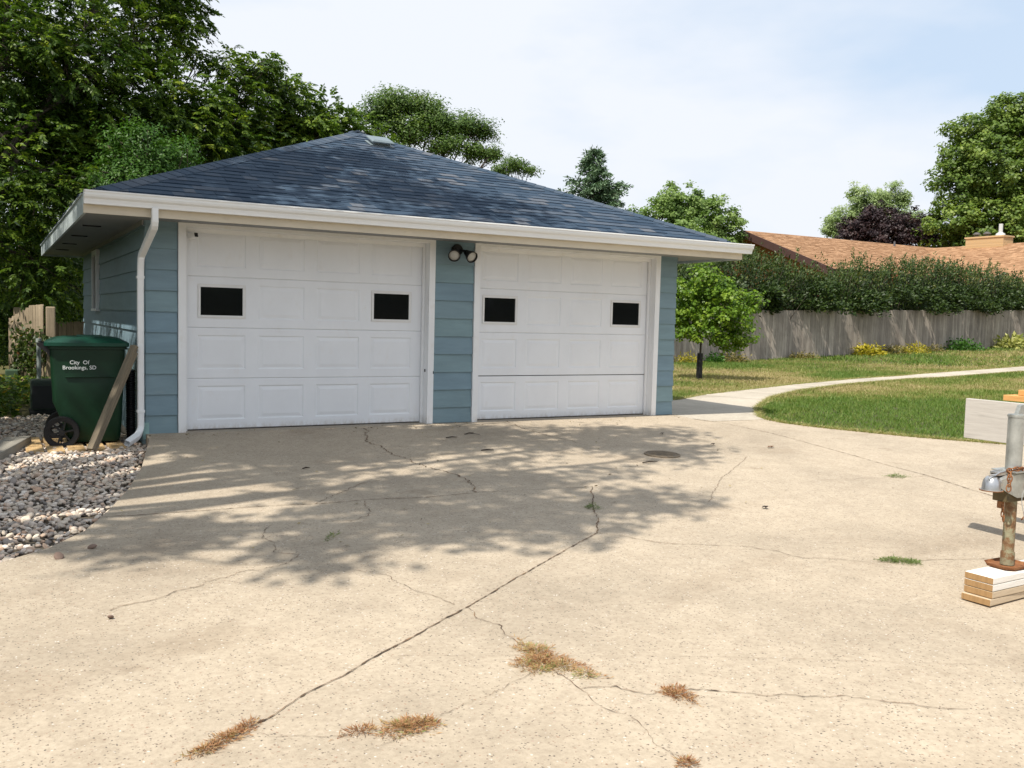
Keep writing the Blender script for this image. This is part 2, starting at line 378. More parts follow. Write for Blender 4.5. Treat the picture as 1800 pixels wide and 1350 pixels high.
PC = [(8.6, 1.05), (9.6, 1.9), (11.2, 2.75), (13.6, 3.95), (16.6, 5.05), (20.2, 6.2), (25.5, 6.65), (32, 7.5), (40, 8.6)]
acc = 0
for (x0, y0), (x1, y1) in zip(PC[:-1], PC[1:]):
    Ln = math.hypot(x1-x0, y1-y0); dx, dy = (x1-x0)/Ln, (y1-y0)/Ln; t = 1.4-acc
    while t < Ln:
        cx, cy = x0+dx*t, y0+dy*t; k1 = k0 = .0
        while k1 < 1.6 and inpoly(cx-dy*(k1+.02), cy+dx*(k1+.02), WALK): k1 += .02
        while k0 < 1.6 and inpoly(cx+dy*(k0+.02), cy-dx*(k0+.02), WALK): k0 += .02
        a = Vector((cx-dy*k1, cy+dx*k1, 0)); b = Vector((cx+dy*k0, cy-dx*k0, 0)); w_ = Vector((dx, dy, 0))*.008; mb = MB()
        P = [a-w_, b-w_, b+w_, a+w_]; n_ = 8; V = []
        for q in range(n_+1):
            for p_, r__ in ((P[0], P[1]), (P[3], P[2])):
                v = p_.lerp(r__, q/n_); V.append((v.x, v.y, float(H(v.x, v.y))+.003))
        mb.add(V, [(2*q, 2*q+2, 2*q+3, 2*q+1) for q in range(n_)]); mb.build('joint', M_crack, walk); t += 1.4
    acc = (t-Ln); acc = 1.4-acc
r_ = np.random.default_rng(77); n = 420
sel = r_.integers(0, 3, n); x = np.where(sel == 0, r_.uniform(0, 6.7, n), np.where(sel == 1, r_.uniform(7.9, 10.5, n), r_.uniform(-.6, 6, n)))
y = np.where(sel == 0, -.06-abs(r_.normal(0, .22, n)), np.where(sel == 1, -.85-(x-7.9)*1.35+r_.normal(.05, .16, n), r_.uniform(-4.5, -.2, n)))
P = np.stack([x, y, D(y)+.003+r_.random(n)*.006], 1); dv = r_.normal(size=(n, 3)); dv[:, 2] *= .15; dv /= np.linalg.norm(dv, axis=1)[:, None]; sd = np.stack([-dv[:, 1], dv[:, 0], .3*r_.normal(size=n)], 1)
ll = r_.uniform(.012, .038, n)[:, None]; V = np.stack([P, P+dv*ll*.5+sd*ll*.25, P+dv*ll, P+dv*ll*.5-sd*ll*.25], 1).reshape(-1, 3)
lt = npmesh('leaf_litter', V, np.arange(4*n).reshape(-1, 4), r_.random(n), tinted('litter', (.05, .035, .022), (.42, .34, .16), .9)); tag(lt, 'scattered leaf crumbs and seeds on the driveway', 'leaf litter', kind='stuff')
# round cleanout cover
e = empty('cleanout_cover', (4.66, -2.42, float(D(-2.42)))); tag(e, 'small round rusty metal cover set flush in the driveway', 'manhole cover')
M_cover = mat('cover_metal', (.12, .10, .075), .7, .2); g = G(M_cover); g.base(g.ramp(g.noise(14, 6, .7), [(.3, (.13, .11, .085)), (.6, (.26, .20, .135))])); g.bump(g.noise(60, 3), .6, .004)
mb = MB(); mb.lathe([(0, .010), (.155, .010), (.160, .006), (.160, -.02)], n=40)
for i in range(-4, 5):
    for j in range(-4, 5):
        if math.hypot(i, j) < 4.3: mb.box((i*.032-.010, j*.032-.010, .0095), (i*.032+.010, j*.032+.010, .013))
mb.build('lid', M_cover, e)
mb = MB(); mb.lathe([(.166, -.02), (.166, .009), (.185, .009), (.186, -.02)], n=40); mb.build('rim', M_cover, e)
e.rotation_euler = (math.atan(.04), 0, 0)

# ------------------------------------------------------------------ the garage
W, DP = 6.74, 7.10
gar = empty('garage', (0, 0, 0)); tag(gar, 'pale blue two-door garage with white overhead doors and a dark shingled hip roof', 'garage')
LAP, ZA = .21, 1.02
def laps(mb, x0, x1, y, nrm, z0, z1, along='x'):
    """bevel lap siding between x0 and x1 on plane y, facing nrm (-1/+1)"""
    k = math.floor((z0-ZA)/LAP); z = ZA+k*LAP
    while z < z1-.01:
        a = max(z, z0); b = min(z+LAP, z1)
        ya = y+nrm*(.016*(1-(a-z)/LAP)+.004); yb = y+nrm*(.016*(1-(b-z)/LAP)+.004-.002)
        P = [(x0, ya, a), (x1, ya, a), (x1, yb, b), (x0, yb, b), (x0, y-nrm*.01, a), (x1, y-nrm*.01, a), (x1, y-nrm*.01, b), (x0, y-nrm*.01, b)]
        if along == 'y': P = [(q[1], q[0], q[2]) for q in P]
        mb.add(P, [(0, 1, 2, 3), (4, 5, 1, 0), (5, 6, 2, 1), (7, 4, 0, 3), (3, 2, 6, 7)], 0, (math.sin(k*12.9+x0*7.3)*43758.5) % 1)
        z += LAP; k += 1
g = G(M_siding); old = g.b.inputs['Base Color'].links[0].from_socket
g.base(g.mix(1, old, g.ramp(g.tintf(), [(0, (.93, .97, 1.02)), (.5, (1, 1, 1)), (1, (1.03, 1.06, 1.0))]), 'MULTIPLY'))
ZS = 2.13   # soffit
mb = MB()
laps(mb, 0, .305, 0, -1, -.03, ZS); laps(mb, 3.16, 3.664, 0, -1, 0.0, ZS); laps(mb, 6.452, W, 0, -1, 0.0, ZS)
laps(mb, .0, DP, 0, -1, -.12, ZS, 'y'); laps(mb, 0, DP, W, 1, -.02, ZS, 'y'); laps(mb, 0, W, DP, 1, -.3, ZS)
mb.build('siding', M_siding, gar)
mb = MB()   # wall cores, floor and room behind
mb.box((.012, .012, -.3), (.32, .11, 2.3)); mb.box((3.14, .012, -.2), (3.69, .11, 2.3)); mb.box((6.43, .012, -.2), (W-.012, .11, 2.3))
mb.box((.012, .11, -.4), (.11, DP-.012, 2.3)); mb.box((W-.11, .11, -.2), (W-.012, DP-.012, 2.3)); mb.box((.11, DP-.11, -.4), (W-.11, DP-.012, 2.3))
mb.box((.32, .015, 2.10), (3.14, .11, 2.3)); mb.box((3.69, .015, 2.10), (6.43, .11, 2.3))
mb.build('wall', M_soffit, gar)
mb = MB(); mb.box((.0, -.055, -.25), (W, .5, -.004), bev=.004); mb.box((.0, .5, -.25), (W, DP-.12, -.008))
mb.build('floor_slab', M_slab, gar)
mb = MB()   # corner boards
mb.box((-.024, -.024, -.06), (-.002, .03, .11), bev=.002); mb.box((-.005, -.026, -.06), (.030, -.020, .11), bev=.002)
mb.build('corner_flashing', painted('flash', (.28, .45, .44), .5, .2), gar)

def raised_door(x0, n, name):
    """sectional overhead door: 4 sections of 4 raised panels, windows in the second row from the top"""
    d = empty(name, (0, 0, 0)); d.parent = gar
    return d
def door(x0, tilt):
    Wd = 2.66; y = .12; sec = .533; mb = MB()
    px = [x0+.12+.635*i for i in range(4)]; pw = .5
    wins = []
    for r in range(4):
        zb = .008+r*sec; zt = zb+sec-.004
        # section face with holes for panels: strips
        p0, p1 = zb+.095, zb+.455
        yb = y
        def quad(xa, za, xb, zb_, ya=None, yb2=None):
            mb.add([(xa, ya or yb, za), (xb, ya or yb, za), (xb, yb2 or yb, zb_), (xa, yb2 or yb, zb_)], [(0, 1, 2, 3)])
        quad(x0, zb+.006, x0+Wd, p0); quad(x0, p1, x0+Wd, zt-.006)
        if tilt and r == 1: mb.box((x0+.002, y-.0012, zb-.0045), (x0+Wd-.002, y+.012, zb+.0015), 1)
        # tongue and groove joint between sections
        quad(x0, zb-.002, x0+Wd, zb+.006, yb+.006, yb); quad(x0, zt-.006, x0+Wd, zt+.001, yb, yb+.004)
        xs = [x0]+sum([[a, a+pw] for a in px], [])+[x0+Wd]
        for i in range(0, len(xs), 2): quad(xs[i], p0, xs[i+1], p1)
        for i, a in enumerate(px):
            b = a+pw
            if r == 2 and i in (0, 3): wins.append((a, b, p0, p1)); continue
            # bevel in, groove, bevel out, raised field
            rings = [(0, 0), (.012, .008), (.022, .008), (.052, .001)]
            rv = []
            for (ins, dep) in rings:
                rv.append([(a+ins, yb+dep, p0+ins), (b-ins, yb+dep, p0+ins), (b-ins, yb+dep, p1-ins), (a+ins, yb+dep, p1-ins)])
            V = sum(rv, []); F = []
            for k in range(3):
                for q in range(4): q2 = (q+1) % 4; F.append((k*4+q, k*4+q2, k*4+4+q2, k*4+4+q))
            F.append((12, 13, 14, 15)); mb.add(V, F)
    mb.box((x0, y+.012, .012), (x0+px[0]-x0, y+.045, 2.13)); mb.box((px[0], y+.016, .012), (px[3]+pw, y+.045, .008+2*sec+.09)); mb.box((px[0], y+.016, .008+2*sec+.46), (x0+Wd, y+.045, 2.13))
    mb.box((px[3]+pw, y+.016, .012), (x0+Wd, y+.045, .008+2*sec+.46)); mb.box((px[0]+pw, y+.016, .008+2*sec+.09), (px[3], y+.045, .008+2*sec+.46))
    o = mb.build('garage_door', [M_door, M_dark], gar, fixn=False)
    # consistent outward normals for the pressed face are not needed: both sides are painted
    for (a, b, p0, p1) in wins:
        f = MB(); i1, i2 = .034, .052
        zc0, zc1 = p0+.035, p1-.035
        ax, bx = a+.010, b-.010; z0, z1 = p0+.010, p1-.010; fr = .024
        f.box((ax, y-.010, z0), (bx, y+.012, z0+fr), bev=.003); f.box((ax, y-.010, z1-fr), (bx, y+.012, z1), bev=.003)
        f.box((ax, y-.0095, z0+fr), (ax+fr, y+.012, z1-fr), bev=.003); f.box((bx-fr, y-.0095, z0+fr), (bx, y+.012, z1-fr), bev=.003)
        f.box((a, y+.002, p0), (b, y+.010, p0+.0098)); f.box((a, y+.002, p1-.0098), (b, y+.010, p1)); f.box((a, y+.002, p0+.0098), (a+.0098, y+.010, p1-.0098)); f.box((b-.0098, y+.002, p0+.0098), (b, y+.010, p1-.0098))
        f.build('window_frame', M_white, o)
        p = MB(); p.box((ax+fr-.004, y+.004, z0+fr-.004), (bx-fr+.004, y+.008, z1-fr+.004)); p.build('window_pane', M_glass, o)
    s = MB(); s.box((x0+.01, y+.006, -.002), (x0+Wd-.01, y+.034, .0085)); s.build('bottom_seal', M_rubber, o)
    return o
M_door = painted('door_white', (.83, .85, .88), .42, .04, .10, dirt=(.78, .77, .76), stretch=(1, 1, .6), splash=.08)
door(.40, 0); door(3.728, 1)
def casing(xa, xb):
    mb = MB(); t = .032
    mb.box((xa, -.032, -.012), (xa+.075, .010, 2.152), bev=.003); mb.box((xb-.075, -.032, -.012), (xb, .010, 2.152), bev=.003)
    mb.box((xa+.075, -.031, 2.095), (xb-.075, .010, 2.151), bev=.003)
    # jambs and head
    mb.box((xa+.055, .010, -.010), (xa+.078, .175, 2.12)); mb.box((xb-.078, .010, -.010), (xb-.055, .175, 2.12)); mb.box((xa+.078, .010, 2.092), (xb-.078, .175, 2.118))
    # stop moulding
    mb.box((xa+.078, .082, -.006), (xa+.108, .112, 2.092), bev=.004); mb.box((xb-.108, .082, -.006), (xb-.078, .112, 2.092), bev=.004); mb.box((xa+.108, .082, 2.050), (xb-.108, .112, 2.092), bev=.004)
    return mb.build('door_frame', M_trim, gar)
casing(.31, 3.155); casing(3.668, 6.448)
# weather-stain nails / latch keepers on jambs
for x, z in ((3.075, .62), (3.150, .60), (.389, .55)):
    mb = MB(); mb.box((x-.004, -.034 if x > 3.1 else .03, z-.02), (x+.004, -.030 if x > 3.1 else .05, z+.012)); mb.build('keeper', M_dark, gar)

# roof ------------------------------------------------------
OH = .60; ZE = 2.285; APX = (W/2, DP/2)
pitch = 1.64/ (W/2+OH)    # rise over run
ex0, ex1, ey0, ey1 = -OH, W+OH, -OH, DP+OH
zr = ZE+pitch*(W/2+OH)    # ridge height
ry0, ry1 = ey0+(W/2+OH), ey1-(W/2+OH)
M_shingle = mat('shingles', (.06, .075, .10), .9, 0, .25); g = G(M_shingle)
c = g.ramp(g.tintf(), [(0, (.024, .046, .078)), (.45, (.042, .070, .108)), (.8, (.078, .100, .132)), (1, (.115, .128, .150))])
c = g.mix(.6, c, g.ramp(g.noise(120, 4, .8), [(.3, (.45, .45, .48)), (.65, (1.15, 1.15, 1.15))]), 'MULTIPLY')
g.base(c); g.bump(g.noise(160, 3), .7, .003)
def shingle_plane(mb, a, b, updir, rise, run, seed):
    """a->b eave corners (left to right seen from outside), hips at 45 degrees in plan"""
    rs = random.Random(seed); a = Vector(a); b = Vector(b); ed = (b-a).normalized(); ln = (b-a).length
    up = Vector((updir[0]*run, updir[1]*run, rise)); sl = up.length; up.normalize(); nrm = ed.cross(up).normalized()
    if nrm.z < 0: nrm = -nrm
    expo = .143; n = int(sl/expo)+1
    for c in range(n):
        s0 = c*expo-.02; s1 = min(s0+expo+.02, sl)
        inset = max(0, s0)*run/sl
        x = inset-.02; xe = ln-inset+.02
        if xe <= x: break
        # base course strip
        def strip(xa, xb, th, t, lo=0.0):
            top = min(s1+.03, sl); ib = max(0, s0+lo)*run/sl; it = top*run/sl; mid = ln/2
            p0 = a+ed*min(max(xa, ib), mid if xa < mid else xa)+up*(s0+lo); p1 = a+ed*min(xb, ln-ib)+up*(s0+lo)
            q0 = a+ed*min(max(xa, it), ln-it)+up*top; q1 = a+ed*max(min(xb, ln-it), it)+up*top
            mb.add([p0+nrm*th, p1+nrm*th, q1+nrm*.003, q0+nrm*.003, p0, p1], [(0, 1, 2, 3), (4, 5, 1, 0), (0, 3, 4), (1, 5, 2)], 0, t)
        strip(x, xe, .009, .25+.2*rs.random())
        x += rs.uniform(-.1, .1); cur = .4
        while x < xe:
            wdt = rs.choice([.10, .15, .19, .24, .31])*rs.uniform(.85, 1.15); 
            xa, xb = max(x, inset-.02), min(x+wdt, xe)
            if xb > xa and rs.random() < .62:
                strip(xa, xb, .015, min(1, max(0, rs.gauss(.45, .27))), -.004)
            elif xb > xa and rs.random() < .5:
                strip(xa, xb, .0105, min(1, max(0, rs.gauss(.35, .25))))
            x += wdt
run = W/2+OH; rise = zr-ZE
mb = MB()
shingle_plane(mb, (ex0, ey0, ZE), (ex1, ey0, ZE), (0, 1), rise, run, 1)
shingle_plane(mb, (ex1, ey0, ZE), (ex1, ey1, ZE), (-1, 0), rise, run, 2)
shingle_plane(mb, (ex1, ey1, ZE), (ex0, ey1, ZE), (0, -1), rise, run, 3)
shingle_plane(mb, (ex0, ey1, ZE), (ex0, ey0, ZE), (1, 0), rise, run, 4)
roof = mb.build('roof', M_shingle, gar, fixn=False)
# deck under the shingles
mb = MB(); dz = -.012
mb.add([(ex0, ey0, ZE+dz), (ex1, ey0, ZE+dz), (ex1, ey1, ZE+dz), (ex0, ey1, ZE+dz), (W/2, ry0, zr+dz), (W/2, ry1, zr+dz)],
       [(0, 1, 4), (1, 2, 5, 4), (2, 3, 5), (3, 0, 4, 5), (0, 3, 2, 1)])
mb.build('roof_deck', M_dark, roof)
# hip and ridge caps
mb = MB(); rs = random.Random(9)
def caps(p, q, side_dz):
    p = Vector(p); q = Vector(q); d = (q-p); ln = d.length; d.normalize(); h = Vector((-d.y, d.x, 0)).normalized()
    n = int(ln/.145); wd = .15
    for i in range(n+1):
        c0 = p+d*(i*.145); c1 = p+d*min(ln+.05, i*.145+.20)
        lift0, lift1 = .022, .014
        t = min(1, max(0, rs.gauss(.62, .14)))
        dn = Vector((0, 0, -side_dz*wd))
        V = [c0+h*wd+dn+Vector((0, 0, lift0)), c0+Vector((0, 0, lift0+.004)), c0-h*wd+dn+Vector((0, 0, lift0)),
             c1+h*wd+dn+Vector((0, 0, lift1)), c1+Vector((0, 0, lift1+.004)), c1-h*wd+dn+Vector((0, 0, lift1)),
             c0+h*wd+dn, c0, c0-h*wd+dn, c1+h*wd+dn, c1-h*wd+dn]
        mb.add(V, [(0, 1, 4, 3), (1, 2, 5, 4), (6, 7, 1, 0), (7, 8, 2, 1), (0, 3, 9, 6), (2, 8, 10, 5)], 0, t)
hs = pitch/math.sqrt(2)
for cx, cy, yy in ((ex0, ey0, ry0), (ex1, ey0, ry0), (ex1, ey1, ry1), (ex0, ey1, ry1)):
    k_ = .035; caps((cx+(W/2-cx)*k_, cy+(yy-cy)*k_, ZE+(zr-ZE)*k_), (W/2, yy, zr), hs)
caps((W/2, ry0-.1, zr), (W/2, ry1+.1, zr), pitch*.9)
mb.build('hip_cap', M_shingle, roof, fixn=False)
# fascia, soffit, gutter
mb = MB()
mb.box((ex0-.004, ey0-.006, 2.105), (ex1+.004, ey0+.018, 2.275), bev=.002)
mb.build('front_fascia', M_fascia, gar)
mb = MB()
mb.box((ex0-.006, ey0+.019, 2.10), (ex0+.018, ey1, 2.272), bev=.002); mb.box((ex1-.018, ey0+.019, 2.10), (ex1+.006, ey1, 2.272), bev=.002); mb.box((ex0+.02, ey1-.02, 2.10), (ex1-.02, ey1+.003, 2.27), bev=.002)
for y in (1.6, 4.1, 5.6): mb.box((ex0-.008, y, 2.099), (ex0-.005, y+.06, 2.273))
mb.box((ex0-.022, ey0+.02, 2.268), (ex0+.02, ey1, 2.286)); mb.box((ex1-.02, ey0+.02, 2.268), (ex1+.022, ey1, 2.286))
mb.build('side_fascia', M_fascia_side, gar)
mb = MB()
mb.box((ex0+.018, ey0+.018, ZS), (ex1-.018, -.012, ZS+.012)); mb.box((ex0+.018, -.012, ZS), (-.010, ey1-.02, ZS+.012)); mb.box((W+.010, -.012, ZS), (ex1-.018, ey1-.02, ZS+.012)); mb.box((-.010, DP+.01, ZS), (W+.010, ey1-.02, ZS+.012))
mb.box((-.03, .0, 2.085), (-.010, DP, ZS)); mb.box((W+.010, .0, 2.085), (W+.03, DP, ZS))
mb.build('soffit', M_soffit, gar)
for y in (1.05, 2.68, 4.35, 5.9):
    mb = MB(); mb.box((-.48, y, ZS-.004), (-.30, y+.09, ZS-.001))
    for i in range(5): mb.box((-.478, y+.006+i*.017, ZS-.009), (-.302, y+.012+i*.017, ZS-.0042))
    mb.build('soffit_vent', M_dark, gar)
prof = [(0, .118), (.0, .0), (-.075, .0), (-.078, .02), (-.086, .045), (-.104, .062), (-.112, .082), (-.112, .105), (-.122, .107), (-.122, .120), (-.110, .120)]
inner = [(-.110, .112), (-.108, .108), (-.106, .084), (-.098, .066), (-.081, .048), (-.073, .022), (-.070, .005), (-.004, .005), (-.004, .118)]
mb = MB(); poly = [(ey0-.008+p, 2.182+q) for p, q in prof+inner]
n = len(poly); V = [(x, a, b) for x in (ex0-.004, 7.44) for a, b in poly]
mb.add(V, [(i, (i+1) % n, n+(i+1) % n, n+i) for i in range(n)])
for x in (ex0-.006, 7.438):   # end caps
    mb.prism([(ey0-.008+p, 2.182+q) for p, q in prof], 'x', x, x+.003)
for x in (1.95, 4.6, 6.98): mb.prism([(ey0-.008+p*1.012, 2.1815+q) for p, q in prof], 'x', x, x+.006)
x = .0
while x < 7.3: mb.box((x, ey0-.124, 2.297), (x+.025, ey0-.012, 2.3005)); x += .6
mb.build('gutter', M_gutter, gar, fixn=True)
# downspout on the left corner: rectangular pipe with elbows
def rectpipe(mb, pts, w, d, corr=None):
    pts = [Vector(p) for p in pts]; V = []; F = []
    for i, p in enumerate(pts):
        t = (pts[min(i+1, len(pts)-1)]-pts[max(i-1, 0)]).normalized(); a = Vector((1, 0, 0)); 
        if abs(t.x) > .9: a = Vector((0, 1, 0))
        a = (a-t*a.dot(t)).normalized(); b = t.cross(a)
        k = 1.06 if (corr and i in corr) else 1
        for sx, sy in ((-1, -.7), (-.8, -1), (.8, -1), (1, -.7), (1, .7), (.8, 1), (-.8, 1), (-1, .7)): V.append(p+a*sx*w/2*k+b*sy*d/2*k)
    for i in range(len(pts)-1):
        for k in range(8): F.append((i*8+k, i*8+(k+1) % 8, i*8+8+(k+1) % 8, i*8+8+k))
    mb.add(V, F)
mb = MB()
X0 = -.005
path_ = [(X0, -.665, 2.19), (X0, -.665, 2.13)]
for i in range(1, 7): a = i/6*R(55); path_.append((X0-.0*a, -.665+.10*(1-math.cos(a)), 2.10-.10*math.sin(a)))
path_ += [(X0-.045, -.14, 1.78)]
for i in range(1, 6): path_.append((X0-.05, -.14+.055*math.sin(i/5*1.4), 1.78-.02*i-.012*i))
path_ += [(X0-.05, -.072, 1.45), (X0-.05, -.072, .10)]
for i in range(1, 8):
    a = i/7*R(72); path_.append((X0-.05-.10*(1-math.cos(a))*.8, -.072-.13*(1-math.cos(a)), .10-.12*math.sin(a)))
path_ += [(X0-.05-.15, -.25, -.062)]
rectpipe(mb, path_, .060, .062, set(range(3, 9, 2)) | set(range(18, 25, 2)))
for z in (.22, 1.55): mb.box((X0-.085, -.108, z), (X0-.015, -.02, z+.025))
mb.build('downspout', M_gutter, gar, smooth=False)
# black corrugated drain pipe beside the wall
mb = MB(); pp = []; rd = []
for i in range(60):
    pp.append((-.10, .33-.05*max(0, (i-50)/10), .62-.012*i)); rd.append(.048 if i % 2 else .042)
mb.tube(pp, rd, 12); mb.build('drain_pipe', M_black, gar)
# narrow white louvre window on the left wall
mb = MB(); mb.box((-.055, 4.42, 1.24), (-.004, 4.50, 2.075), bev=.003); mb.box((-.055, 5.02, 1.24), (-.004, 5.10, 2.075), bev=.003); mb.box((-.054, 4.50, 2.0), (-.004, 5.02, 2.074), bev=.003); mb.box((-.065, 4.40, 1.205), (-.004, 5.12, 1.24), bev=.003)
o = mb.build('side_window', M_trim, gar)
mb = MB(); mb.box((-.03, 4.50, 1.24), (-.026, 5.02, 2.0)); mb.build('window_pane', M_glass, o)
# roof vent
VP = Vector((3.50, 2.72, 0)); VP.z = ZE+pitch*(VP.y+OH)
v = MB(); v.box((-.25, -.19, .0), (.25, .19, .010)); v.box((-.17, -.12, .010), (.17, .12, .085)); 
vb = v.build('roof_vent', painted('vent_base', (.20, .25, .27), .5), gar); vb.scale = (.72, .72, .62); vb.location = VP+Vector((0, 0, .02)); vb.rotation_euler = (math.atan(pitch), 0, 0)
v = MB(); v.add([(-.23, -.21, .075), (.23, -.21, .075), (.23, .20, .085), (-.23, .20, .085), (-.19, -.17, .135), (.19, -.17, .135), (.19, .15, .135), (-.19, .15, .135), (-.23, -.21, .10), (.23, -.21, .10), (.23, .20, .11), (-.23, .20, .11)],
           [(0, 1, 9, 8), (1, 2, 10, 9), (2, 3, 11, 10), (3, 0, 8, 11), (8, 9, 5, 4), (9, 10, 6, 5), (10, 11, 7, 6), (11, 8, 4, 7), (4, 5, 6, 7), (0, 3, 2, 1)])
v.build('vent_hood', painted('vent_hood', (.17, .215, .24), .6), vb)
# twin floodlight between the doors
fl = MB(); fl.lathe([(0, -.05), (.062, -.05), (.066, -.045), (.066, -.005), (0, -.005)], 'y', (3.43, 0, 2.035), 20)
flo = fl.build('floodlight', M_black, gar, smooth=True)
for (cx, dx) in ((3.345, -.42), (3.515, .10)):
    h = MB(); c0 = Vector((3.43+(cx-3.43)*.4, -.05, 2.03)); c1 = Vector((cx, -.13, 1.995)); h.tube([c0, (c0+c1)/2+Vector((0, 0, .01)), c1], .016, 8)
    d = Vector((dx, -.85, -.42)).normalized(); q = d.to_track_quat('Z', 'Y').to_matrix()
    for prof_, mi in (([(0, -.085), (.022, -.085), (.030, -.07), (.034, -.03), (.056, .03), (.062, .075), (.055, .078), (.05, .03)], 0), ([(.0535, .052), (.04, .062), (.02, .067), (0, .069)], 1)):
        V = []; F = []; nn = 20
        for (r_, z_) in prof_:
            for k in range(nn): V.append(c1+d*.04+q @ Vector((1.15*r_*math.cos(6.2832*k/nn), 1.15*r_*math.sin(6.2832*k/nn), z_)))
        for i in range(len(prof_)-1):
            for k in range(nn): F.append((i*nn+k, i*nn+(k+1) % nn, (i+1)*nn+(k+1) % nn, (i+1)*nn+k))
        h.add(V, F, mi)
    h.build('lamp_head', [M_black, M_lens], flo, smooth=True)
# small white camera at the top left of the left door
sc = MB(); sc.lathe([(0, -.0), (.024, -.0), (.024, .016), (0, .016)], 'x', (.389, .03, 2.03), 16); sc.tube([(.40, .03, 2.03), (.42, .02, 2.02)], .009, 8)
sco = sc.build('security_camera', M_white, gar, smooth=True)
sc = MB(); sc.box((-.032, -.045, -.027), (.032, .045, .027), bev=.012); b_ = sc.build('camera_body', M_white, sco, smooth=True); b_.location = (.452, -.005, 2.005); b_.rotation_euler = (R(-12), 0, R(35))
sc = MB(); sc.box((-.02, -.048, -.021), (.025, -.044, .021), bev=.006); l_ = sc.build('camera_lens', M_black, sco); l_.location = (.452, -.005, 2.005); l_.rotation_euler = (R(-12), 0, R(35))
# faint interior so that the panes read dark
# ------------------------------------------------------------------ wheeled bin
bn = empty('wheeled_bin', (-.505, .30, -.125)); tag(bn, 'tall dark green wheeled rubbish cart lettered City Of Brookings standing by the downspout', 'rubbish bin')
M_bin = painted('bin_green', (.003, .026, .010), .45, .25, .12, dirt=(.012, .05, .025), stretch=(1, 1, .5))
M_binlid = painted('bin_lid_green', (.005, .05, .030), .4, .15, .1)
def loft(mb, secs, n=6, m=0):
    """secs: (cx,cy,hx,hy,r,z) rounded rectangles"""
    V = []; F = []; K = 4*(n+1)
    for (cx, cy, hx, hy, r, z) in secs:
        for qx, qy, a0 in ((1, 1, 0), (-1, 1, 90), (-1, -1, 180), (1, -1, 270)):
            for i in range(n+1):
                a = R(a0+90*i/n); V.append((cx+qx*(hx-r)+r*math.cos(a), cy+qy*(hy-r)+r*math.sin(a), z))
    for i in range(len(secs)-1):
        for k in range(K): F.append((i*K+k, i*K+(k+1) % K, (i+1)*K+(k+1) % K, (i+1)*K+k))
    F.append(tuple(range(K))[::-1]); F.append(tuple((len(secs)-1)*K+k for k in range(K)))
    mb.add(V, F, m)
mb = MB()
loft(mb, [(.045, 0, .235, .225, .05, .02), (.045, 0, .245, .235, .05, .05), (.040, 0, .265, .250, .05, .20), (.0, 0, .315, .262, .05, .42), (0, 0, .322, .275, .05, .62), (0, 0, .327, .270, .05, .64), (0, 0, .335, .288, .045, .90), (0, 0, .335, .288, .045, .935), (0, 0, .352, .305, .04, .937), (0, 0, .352, .305, .04, .965), (0, 0, .33, .285, .04, .967)])
# broad side rib / catch recess lines
mb.box((-.20, -.292, .66), (.24, -.268, .672), bev=.004)
body = mb.build('bin_body', M_bin, bn, smooth=True)
mb = MB()
loft(mb, [(-.005, 0, .372, .325, .05, .962), (-.005, 0, .380, .332, .05, .968), (-.005, 0, .378, .332, .05, 1.00), (-.01, 0, .355, .312, .06, 1.012), (-.01, 0, .30, .27, .07, 1.040), (0, 0, .22, .215, .07, 1.055)])
mb.box((-.10, -.2, 1.05), (.14, -.16, 1.066), bev=.006); mb.box((-.10, .16, 1.05), (.14, .2, 1.066), bev=.006)
lid = mb.build('bin_lid', M_binlid, bn, smooth=True)
mb = MB()   # handle bar and brackets at the wheel side
mb.tube([(-.43, -.22, .975), (-.43, .22, .975)], .016, 10)
for y in (-.24, .24): mb.prism([(-.45, .995), (-.33, .985), (-.335, .86), (-.36, .90), (-.43, .955)], 'y', y-.02, y+.02)
mb.build('handle', M_black, bn)
for y in (-.285, .285):
    wmb = MB(); cy = y; wc = (-.235, 0, .125); 
    wmb.lathe([(.115, -.026), (.150, -.030), (.158, -.022), (.160, 0), (.158, .022), (.150, .030), (.115, .026), (.115, -.026)], 'y', (wc[0], cy, wc[2]), 40)
    wo = wmb.build('wheel', M_rubber, bn, smooth=True)
    hmb = MB(); hmb.lathe([(0, -.028), (.028, -.028), (.032, -.02), (.032, .02), (0, .028)], 'y', (wc[0], cy, wc[2]), 20); hmb.lathe([(.106, -.018), (.118, -.018), (.118, .018), (.106, .018), (.106, -.018)], 'y', (wc[0], cy, wc[2]), 40)
    for k in range(6):
        a = R(60*k+12); d = Vector((math.cos(a), 0, math.sin(a))); s_ = Vector((-d.z, 0, d.x))*.008; c0 = Vector((wc[0], cy, wc[2]))
        P = [c0+d*.02+s_, c0+d*.112+s_, c0+d*.112-s_, c0+d*.02-s_]
        hmb.add([p+Vector((0, -.012, 0)) for p in P]+[p+Vector((0, .012, 0)) for p in P], [(0, 1, 2, 3), (7, 6, 5, 4), (0, 4, 5, 1), (1, 5, 6, 2), (2, 6, 7, 3), (3, 7, 4, 0)])
    hmb.build('rim', mat('rim_black', (.016, .016, .017), .5), wo)
mb = MB(); mb.tube([(-.235, -.30, .125), (-.235, .30, .125)], .011, 8); mb.build('axle', M_black, bn)
bn.rotation_euler = (0, 0, R(-4))
